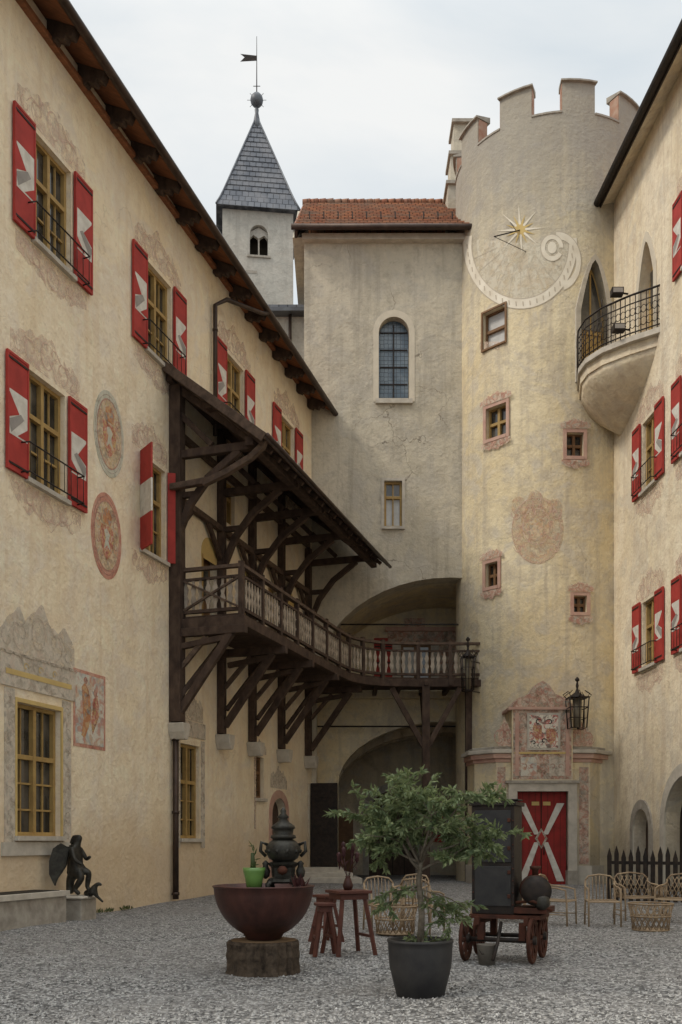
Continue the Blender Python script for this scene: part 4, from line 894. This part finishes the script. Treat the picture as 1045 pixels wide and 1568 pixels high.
for a,dz,ln in ((.1,.55,.52),(1.2,1.1,.55),(2.4,.8,.5),(3.3,1.0,.56),(4.6,.8,.5),(5.5,1.8,.66),(1.9,2.6,.64),(3.1,.25,.46),(6.1,.2,.5),(2.9,1.7,.66),(.4,1.5,.66),(3.3,2.6,.74)):
    branch(base+Vector((0,0,random.uniform(.68,.95))),Vector((math.cos(a),math.sin(a),dz)).normalized(),ln*1.13,.015,1)
for a,z_,ln,dz in ((.2,.5,.44,-.4),(-.3,.55,.50,-.35),(3.4,.58,.38,.05),(.1,.4,.36,-.3),(2.9,.55,.4,-.3)): branch(base+Vector((0,0,z_)),Vector((math.cos(a),math.sin(a),dz)).normalized(),ln,.009,2,1.)
for i in range(10): branch(base+Vector((random.gauss(0,.08),random.gauss(0,.08),.03)),Vector((math.cos(i*.9),math.sin(i*.9),.8)).normalized(),.12,.005,3,.5)
leaves(lf,tips,.074,.026,LEAF,1.,.35)
br.obj('trunk_and_branches',pt_); lf.obj('foliage',pt_,recalc=False)
# ================================================================== FIRE BOWL ON LOG
fb=root('planter_bowl_on_log'); bx_,by_=(404-CX)*11.3/F,11.3
m=MB(); m.lathe((bx_,by_,-.02),[(.43,0),(.41,.06),(.405,.14),(.415,.22),(.40,.3),(.41,.36),(.39,.39)],BARK,84,wob=.055,smooth=False); m.obj('log_stump',fb)
m=MB(); m.lathe((bx_,by_,.371),[(.375,0),(.375,.006)],ENDG,40,wob=.03); m.obj('log_top',fb)
m=MB(); prof=[(.17,.378),(.2,.39)]+[(.575*math.sin(rad(a)),.376+.61*(1-math.cos(rad(a)))+.02) for a in range(24,88,7)]+[(.585,.985),(.59,.99),(.59,1.0),(.575,1.005),(.55,1.0),(.53,.95)]
m.lathe((bx_,by_,0),prof,MAROON,64); m.lathe((bx_,by_,.90),[(.53,0),(.4,.05),(.05,.08)],SOIL,30,wob=.02); m.obj('iron_bowl',fb)
m=MB(); cx_,cy_=(390-CX)*11.2/F,11.15; m.lathe((cx_,cy_,.97),[(.085,0),(.10,.1),(.125,.2),(.13,.24),(.11,.24)],GREENG,24)
m.tube([(cx_-.01,cy_,1.18),(cx_-.02,cy_,1.38)],[.035,.018],WEED,8); leaves(m,[((cx_,cy_,1.2+.02*k),(0,0,1)) for k in range(14)],.1,.02,WEED,1.2,0); m.obj('succulent_in_green_pot',fb)
m=MB(); cx_,cy_=(434-CX)*11.25/F,11.25
for k in range(4):
    q_=k*math.pi/2+.7; m.tube([(cx_+.15*math.cos(q_),cy_+.15*math.sin(q_),1.06),(cx_+.22*math.cos(q_),cy_+.22*math.sin(q_),1.02),(cx_+.2*math.cos(q_),cy_+.2*math.sin(q_),.95)],[.04,.03,.04],BRONZE,6)
m.lathe((cx_,cy_,1.03),[(.16,0),(.19,.02),(.17,.05),(.13,.07),(.14,.18),(.17,.21),(.18,.23),(.12,.25)],BRONZE,8,smooth=False)
m.lathe((cx_,cy_,1.27),[(.10,0),(.17,.05),(.20,.12),(.20,.18),(.15,.24),(.10,.27)],BRONZE,20)
m.lathe((cx_,cy_,1.53),[(.10,0),(.15,.02),(.14,.05),(.11,.06),(.12,.12),(.14,.13),(.13,.16),(.07,.20),(.05,.24),(.07,.26),(.03,.3),(.035,.33),(.01,.37)],BRONZE,12)
for s_ in (-1,1):
    m.tube([(cx_+s_*.18,cy_,1.47),(cx_+s_*.25,cy_-.02,1.50),(cx_+s_*.26,cy_-.02,1.40),(cx_+s_*.2,cy_,1.34)],.022,BRONZE,6); m.lathe((cx_+s_*.2,cy_-.03,1.08),[(.01,0),(.045,.03),(.055,.09),(.03,.15),(.04,.18),(.01,.21)],BRONZE,10)
for k in range(10):
    q_=k*.628; m.lathe((cx_+.19*math.cos(q_),cy_+.19*math.sin(q_),1.37),[(.005,0),(.025,.015),(.025,.04),(.005,.055)],BRONZE,6)
m.lathe((cx_,cy_-.17,1.13),[(.005,0),(.05,.02),(.06,.06),(.03,.1)],RUST,8)
m.obj('ornate_cast_iron_stove',fb)
m=MB(); q0_=Vector((cx_+.17,cy_-.2,.97)); leaves(m,[(q0_+Vector((random.gauss(0,.04),random.gauss(0,.03),0)),(0,0,1)) for k in range(30)],.17,.035,PURP,.7,0); m.obj('dark_succulent',fb)
# ================================================================== STATUE
stt=root('winged_figure_statue')
def skin(name,edges,pts,mat,parent,sub=2):
    names=list(pts); me=bpy.data.meshes.new(name); me.from_pydata([pts[k][:3] for k in names],[(names.index(a),names.index(b)) for a,b in edges],[])
    o=bpy.data.objects.new(name,me); sc.collection.objects.link(o); o.parent=parent; md=o.modifiers.new('s','SKIN'); md.use_smooth_shade=True
    for i,k in enumerate(names): me.skin_vertices[0].data[i].radius=(pts[k][3],pts[k][3]); me.skin_vertices[0].data[i].use_root=(i==0)
    ss=o.modifiers.new('u','SUBSURF'); ss.levels=sub; ss.render_levels=sub; me.materials.append(mat); return o
m=MB()
m.box(Fr(*L.pt(1.3,0,.0).to_2d(),L.d.x,L.d.y),0,.55,-.05,.40,.25,.85,STONE); m.box(Fr(*L.pt(1.25,0,.0).to_2d(),L.d.x,L.d.y),0,.65,.401,.46,.2,.9,STONEL); m.obj('stone_plinth',stt,bevel=.03)
q0=L.pt(1.55,.46,.55)
S={ 'pel':(0,0,.48,.115),'bel':(.03,0,.62,.10),'che':(.02,0,.82,.13),'nek':(.04,0,.99,.055),'hed':(.07,0,1.10,.085),'top':(.06,0,1.20,.075),'nos':(.15,0,1.10,.03),'hair':(-.03,0,1.12,.06),'h2':(-.08,0,1.0,.04),
 'ka':(.26,.10,.46,.075),'aa':(.20,.11,.16,.045),'fa':(.32,.12,.04,.04),'kb':(.22,-.1,.36,.075),'ab':(.06,-.11,.12,.05),'fb':(.18,-.12,.03,.045),
 'sa':(.03,.16,.90,.055),'ea':(.14,.2,.70,.042),'ha':(.28,.10,.76,.03),'sb':(.03,-.16,.90,.055),'eb':(.12,-.2,.70,.042),'hb':(.24,-.12,.60,.03),
 't1':(-.10,0,.34,.09),'t2':(-.12,.02,.14,.08),'t3':(-.1,.0,.02,.09)}
E=[('pel','bel'),('bel','che'),('che','nek'),('nek','hed'),('hed','top'),('hed','nos'),('hed','hair'),('hair','h2'),('pel','ka'),('ka','aa'),('aa','fa'),('pel','kb'),('kb','ab'),('ab','fb'),('che','sa'),('sa','ea'),('ea','ha'),('che','sb'),('sb','eb'),('eb','hb'),('pel','t1'),('t1','t2'),('t2','t3')]
dx=Vector((.86,-.25,0)).normalized(); dy=UP.cross(dx)
def tr_(v): return tuple(q0+dx*v[0]+dy*v[1]+UP*v[2])+(v[3],)
skin('body',E,{k:tr_(v) for k,v in S.items()},BRONZE,stt)
m=MB()
for sgn in (-1,1):
    rt_=[(-.06,.07,.92),(-.18,.18,1.02),(-.30,.26,.92),(-.36,.30,.68),(-.36,.30,.42),(-.28,.24,.20),(-.24,.2,.34),(-.18,.15,.45),(-.12,.1,.58)]
    pv=[q0+dx*a+dy*b*sgn+UP*c for a,b,c in rt_]; off=[v_+dy*.035*sgn for v_ in pv]; n_=len(pv)
    m.add(pv+off,[list(range(n_)),list(range(2*n_-1,n_-1,-1))]+[(i,(i+1)%n_,(i+1)%n_+n_,i+n_) for i in range(n_)],BRONZE)
    for i in (2,3,4,5,6,7): m.tube([pv[0],pv[1].lerp(pv[i],.5),pv[i]],[.03,.022,.008],BRONZE,5)
m.obj('wings',stt)
S2={'a':(.30,.0,.06,.07),'b':(.40,-.02,.10,.075),'c':(.46,-.02,.20,.045),'d':(.53,-.02,.24,.045),'e':(.60,-.02,.21,.02),'f':(.36,-.1,-.0,.03),'g':(.44,.1,.0,.03),'h':(.18,.05,.03,.03),'i':(.50,.0,-.02,.03),'j':(.62,.0,-.12,.02)}
skin('small_dragon',[('a','b'),('b','c'),('c','d'),('d','e'),('b','f'),('b','g'),('a','h'),('b','i'),('i','j')],{k:tr_(v) for k,v in S2.items()},BRONZE,stt)
m=MB(); tf=Fr(*L.pt(-1.9,0,.0).to_2d(),L.d.x,L.d.y); m.box(tf,0,2.7,-.05,.50,.15,.85,STONE); m.box(tf,-.05,2.75,.50,.60,.10,.90,STONEL); m.box(tf,.1,2.6,.601,.61,.22,.78,DARK); m.obj('stone_trough',None,bevel=.03)
# ================================================================== FURNITURE
def place(o,x,y,rot): o.location=(x,y,gz(x,y)+.0); o.rotation_euler=(0,0,rad(rot))
def chair(name,x,y,rot,mat=CREAMM,lattice=False,w=.56):
    e=root(name); m=MB(); b=w/2; r=.017
    for sx in (-1,1):
        m.tube([(sx*b,-.25,0),(sx*b,-.24,.42),(sx*b,-.22,.64),(sx*b,-.05,.68),(sx*b*.98,.22,.70),(sx*b*.9,.27,.74)],r,mat,6)
        m.tube([(sx*b*.95,.30,0),(sx*b*.95,.24,.44),(sx*b*.92,.29,.80)],r,mat,6)
    m.tube([(-b*.92,.29,.80),(-b*.7,.32,.88),(0,.34,.91),(b*.7,.32,.88),(b*.92,.29,.80)],r,mat,6)
    m.tube([(-b,-.24,.44),(b,-.24,.44),(b*.95,.24,.45),(-b*.95,.24,.45)],r,mat,6,True)
    for i in range(9): 
        X=-b+.03+(w-.06)*i/8; m.beam((X,-.24,.445),(X,.24,.455),.03,.012,mat)
    if lattice:
        for i in range(9):
            X=-b*.95+w*.95*i/8
            for s_ in (-1,1):
                X2=min(max(X+s_*.2,-b*.93),b*.93); k=abs(X2-X)/.2; m.tube([(X,.25,.47),(X2,.25+.05*k,.47+.38*k)],.009,mat,4)
        for sx in (-1,1):
            for i in range(5): m.tube([(sx*b,-.22+.1*i,.45),(sx*b,-.14+.1*i,.67)],.008,mat,4); m.tube([(sx*b,-.14+.1*i,.45),(sx*b,-.22+.1*i,.66)],.008,mat,4)
    else:
        for i in range(1,8):
            X=-b*.9+w*.9*i/8; m.tube([(X,.245,.46),(X,.31,.80+.09*math.sin(math.pi*i/8))],.008,mat,4)
    m.tube([(-b,-.24,.2),(-b*.95,.27,.2)],.01,mat,4); m.tube([(b,-.24,.2),(b*.95,.27,.2)],.01,mat,4)
    m.obj('chair_frame',e); place(e,x,y,rot)
chair('garden_chair',.72,16.6,15); chair('garden_chair',1.25,17.8,-25); chair('garden_chair',3.95,17.8,60); chair('garden_chair',4.7,17.6,-5)
chair('garden_chair',5.7,18.8,10,lattice=True,w=.75); chair('garden_chair',6.25,18.2,-40,lattice=True,w=.66); chair('garden_chair',1.35,16.2,150)
def basket(name,x,y):
    m=MB(); n=20; 
    for z,r_ in ((.02,.30),(.25,.33),(.46,.37)): m.tube([(x+r_*math.cos(k*2*math.pi/n),y+r_*math.sin(k*2*math.pi/n),z) for k in range(n)],.014,CREAMM,5,True)
    for k in range(n):
        a=k*2*math.pi/n
        for dlt in (-2,2):
            a2=a+dlt*2*math.pi/n; m.tube([(x+.3*math.cos(a),y+.3*math.sin(a),.02),(x+.37*math.cos(a2),y+.37*math.sin(a2),.46)],.009,CREAMM,4)
    m.lathe((x,y,.0),[(.29,0),(.29,.03)],CREAMM,20); m.obj(name)
basket('wicker_basket',5.25,16.6); basket('wicker_basket',.88,16.0)
def table(name,x,y,rot,w,h,top=.04,mat=TERR):
    e=root(name); m=MB(); b=w/2; m.wbox(-b,b,-b,b,h-top,h,mat); m.wbox(-b+.04,b-.04,-b+.04,b-.04,h-top-.08,h-top-.001,mat)
    for sx in (-1,1):
        for sy in (-1,1): m.beam((sx*(b+.03),sy*(b+.03),0),(sx*(b-.08),sy*(b-.08),h-top-.03),.05,.05,mat)
    for s_ in (-1,1): m.beam((s_*b,-b,.25),(s_*b,b,.25),.03,.04,mat)
    m.obj('table_frame',e,bevel=.006); place(e,x,y,rot)
table('bistro_table',(534-CX)*13.1/F,13.1,24,.48,.86); table('wooden_stool',(500-CX)*12.9/F-.02,12.95,10,.26,.70)
table('wooden_stool',(500-CX)*14.6/F,14.6,40,.3,.72)
table('garden_table',3.0,18.6,10,.8,.72,mat=CREAMM)
vs_=root('vase_with_dark_lilies'); m=MB(); vx,vy=(533-CX)*13.15/F,13.1; m.lathe((vx,vy,.861),[(.05,0),(.07,.06),(.045,.14),(.03,.17),(.04,.19)],MAROON,16)
random.seed(5)
for k in range(6):
    a=k*1.05; tip=Vector((vx+.12*math.cos(a),vy+.1*math.sin(a),1.22+.07*(k%3))); m.tube([(vx,vy,1.0),(vx+.04*math.cos(a),vy+.04*math.sin(a),1.12),tip],.005,PURP,4)
    m.lathe(tip,[(.006,0),(.03,.04),(.026,.08),(.038,.12),(.004,.15)],PURP,7); leaves(m,[(tip-UP*.1,(0,0,1))]*2,.13,.02,PURP,1.)
m.obj('stems',vs_)
# ================================================================== OLD STOVE WAGON
ct=root('antique_boiler_wagon'); cx0,cy0=(766-CX)*12.4/F,12.5
m=MB(); m.wbox(-.29,.25,-.24,.24,.60,1.96,IRON); m.wbox(-.32,.28,-.27,.27,1.96,2.01,IRON); m.wbox(-.25,.21,-.255,-.24,.7,1.2,CHAR); m.wbox(-.25,.21,-.255,-.24,1.25,1.9,CHAR)
m.beam((-.28,-.1,2.01),(-.04,-.1,2.09),.36,.02,IRON); m.beam((.0,-.1,2.03),(.3,-.1,2.03),.3,.02,IRON)
for z in (.8,1.1,1.4,1.75): m.wbox(.17,.21,-.275,-.255,z,z+.05,RUST)
for i in range(8): m.lathe((-.27,-.245,.72+i*.15),[(.012,0),(.012,.012)],RUST,6,ax=(0,-1,0)); m.lathe((.235,-.245,.72+i*.15),[(.012,0),(.012,.012)],RUST,6,ax=(0,-1,0))
m.obj('cabinet',ct,bevel=.01)
m=MB(); m.lathe((.47,-.02,.90),[(.02,-.22),(.12,-.2),(.17,-.16),(.185,-.1),(.185,.28),(.1,.32)],IRON,24,ax=(.25,-1,0)); m.lathe((.47,-.02,1.07),[(.04,0),(.04,.08),(.07,.1),(.07,.13)],RUST,12)
for q_ in (-.12,.1): m.lathe((.47+.25*q_,-.02-q_,.90),[(.192,0),(.192,.02)],RUST,24,ax=(.25,-1,0))
m.wbox(.26,.66,-.3,.3,.62,.69,RUST); m.lathe((.6,-.25,.72),[(.07,-.05),(.09,.0),(.09,.1),(.03,.15)],BRONZE,14); m.tube([(.28,-.25,.75),(.5,-.32,.78),(.72,-.25,.66)],.022,RUST,6)
m.obj('boiler_drum',ct)
m=MB()
m.beam((-.2,-.36,.52),(-.2,.5,.52),.06,.1,RUST); m.beam((.42,-.36,.52),(.42,.5,.52),.06,.1,RUST); m.wbox(-.31,.58,-.3,.35,.545,.595,RUST)
for y_ in (-.26,.42): m.tube([(-.38,y_,.28),(.52,y_,.28)],.03,IRON,8); m.wbox(-.2,-.12,y_-.05,y_+.05,.28,.5,RUST); m.wbox(.32,.4,y_-.05,y_+.05,.28,.5,RUST)
m.tube([(.1,-.3,.5),(.12,-.55,.3),(.1,-.75,.08)],.022,IRON,6)
m.obj('chassis',ct)
m=MB()
for x_ in (-.36,.48):
    for y_ in (-.26,.42):
        for rr,th in ((.265,.026),(.235,.018)):
            m.tube([(x_,y_+rr*math.cos(k*math.pi/14),.285+rr*math.sin(k*math.pi/14)) for k in range(28)],th,RUST,6,True)
        for k in range(8): m.beam((x_,y_,.285),(x_,y_+.24*math.cos(k*math.pi/4),.285+.24*math.sin(k*math.pi/4)),.035,.03,RUST,up=Vector((1,0,0)))
        m.lathe((x_-.05,y_,.285),[(.055,0),(.055,.1)],IRON,12,ax=(1,0,0))
m.obj('spoked_wheels',ct)
ct.location=(cx0,cy0,0); ct.rotation_euler=(0,0,rad(-22))
ZB=simple('bucket_zinc',(.22,.2,.17),(.13,.11,.09),6,.5,.4)
m=MB(); bx2,by2=(746-CX)*12.0/F,12.0; m.lathe((bx2,by2,0),[(.10,0),(.125,.24),(.13,.25),(.115,.25)],ZB,20); m.tube([(bx2-.125,by2,.24),(bx2-.08,by2-.1,.14),(bx2+.08,by2-.1,.14),(bx2+.125,by2,.24)],.006,IRON,4); m.obj('metal_bucket')
m=MB()
p=Vector((6.75,24.6,0)); q=Vector((9.3,22.9,0)); n=17; ff=Fr(p.x,p.y,(q-p).x,(q-p).y); ln=(q-p).length
for i in range(n+1):
    x=ln*i/n; h=1.28+.06*math.sin(i*1.9); m.prism(ff,[(x-.05,.05),(x+.05,.05),(x+.055,h-.12),(x,h+.08),(x-.055,h-.12)],0,.03,IRON)
m.box(ff,0,ln,.35,.43,-.04,-.001,IRON); m.box(ff,0,ln,.95,1.03,-.04,-.001,IRON); m.obj('black_picket_fence')
# ================================================================== SKY, LIGHT, CAMERA
w=bpy.data.worlds.new('World'); sc.world=w; w.use_nodes=True; nt=w.node_tree; bg=nt.nodes['Background']
el=rad(44); sd=Vector((-.92,-.39,0)).normalized()*math.cos(el)+UP*math.sin(el)
sky=N(nt,'ShaderNodeTexSky',sky_type='NISHITA'); sky.sun_disc=False; sky.sun_elevation=el; sky.sun_rotation=math.atan2(sd.x,sd.y)
tc=N(nt,'ShaderNodeTexCoord'); sp=N(nt,'ShaderNodeSeparateXYZ'); nt.links.new(tc.outputs['Generated'],sp.inputs[0])
mp=N(nt,'ShaderNodeMapping'); mp.inputs['Scale'].default_value=(1,1,2.2); nt.links.new(tc.outputs['Generated'],mp.inputs['Vector'])
nz=noise(nt,mp.outputs[0],2.2,6,.4)
cl=mix(nt,mrange(nt,nz,.38,.64),(6.7,7.3,7.7),(8.8,8.85,8.7))
k=mrange(nt,sp.outputs[2],.62,1.,1.,2.7,True)
vm=N(nt,'ShaderNodeVectorMath',operation='SCALE'); nt.links.new(cl,vm.inputs[0]); nt.links.new(k,vm.inputs['Scale'])
col=mix(nt,.92,sky.outputs[0],vm.outputs[0]); nt.links.new(col,bg.inputs[0]); bg.inputs[1].default_value=.110
ld=bpy.data.lights.new('sun','SUN'); ld.energy=1.75; ld.angle=rad(12); ld.color=(1,.92,.80); lo_=bpy.data.objects.new('sun',ld); sc.collection.objects.link(lo_); lo_.rotation_euler=sd.to_track_quat('Z','Y').to_euler()
cd=bpy.data.cameras.new('camera'); co=bpy.data.objects.new('camera',cd); sc.collection.objects.link(co); co.location=(0,0,CZ); co.rotation_euler=(rad(90),0,0)
cd.sensor_fit='HORIZONTAL'; cd.sensor_width=24; cd.lens=24*F/1045; cd.shift_y=(H-784)/1045; cd.clip_end=2000; cd.clip_start=.1
sc.camera=co
sc.view_settings.view_transform='Standard'; sc.view_settings.look='None'; sc.view_settings.exposure=0
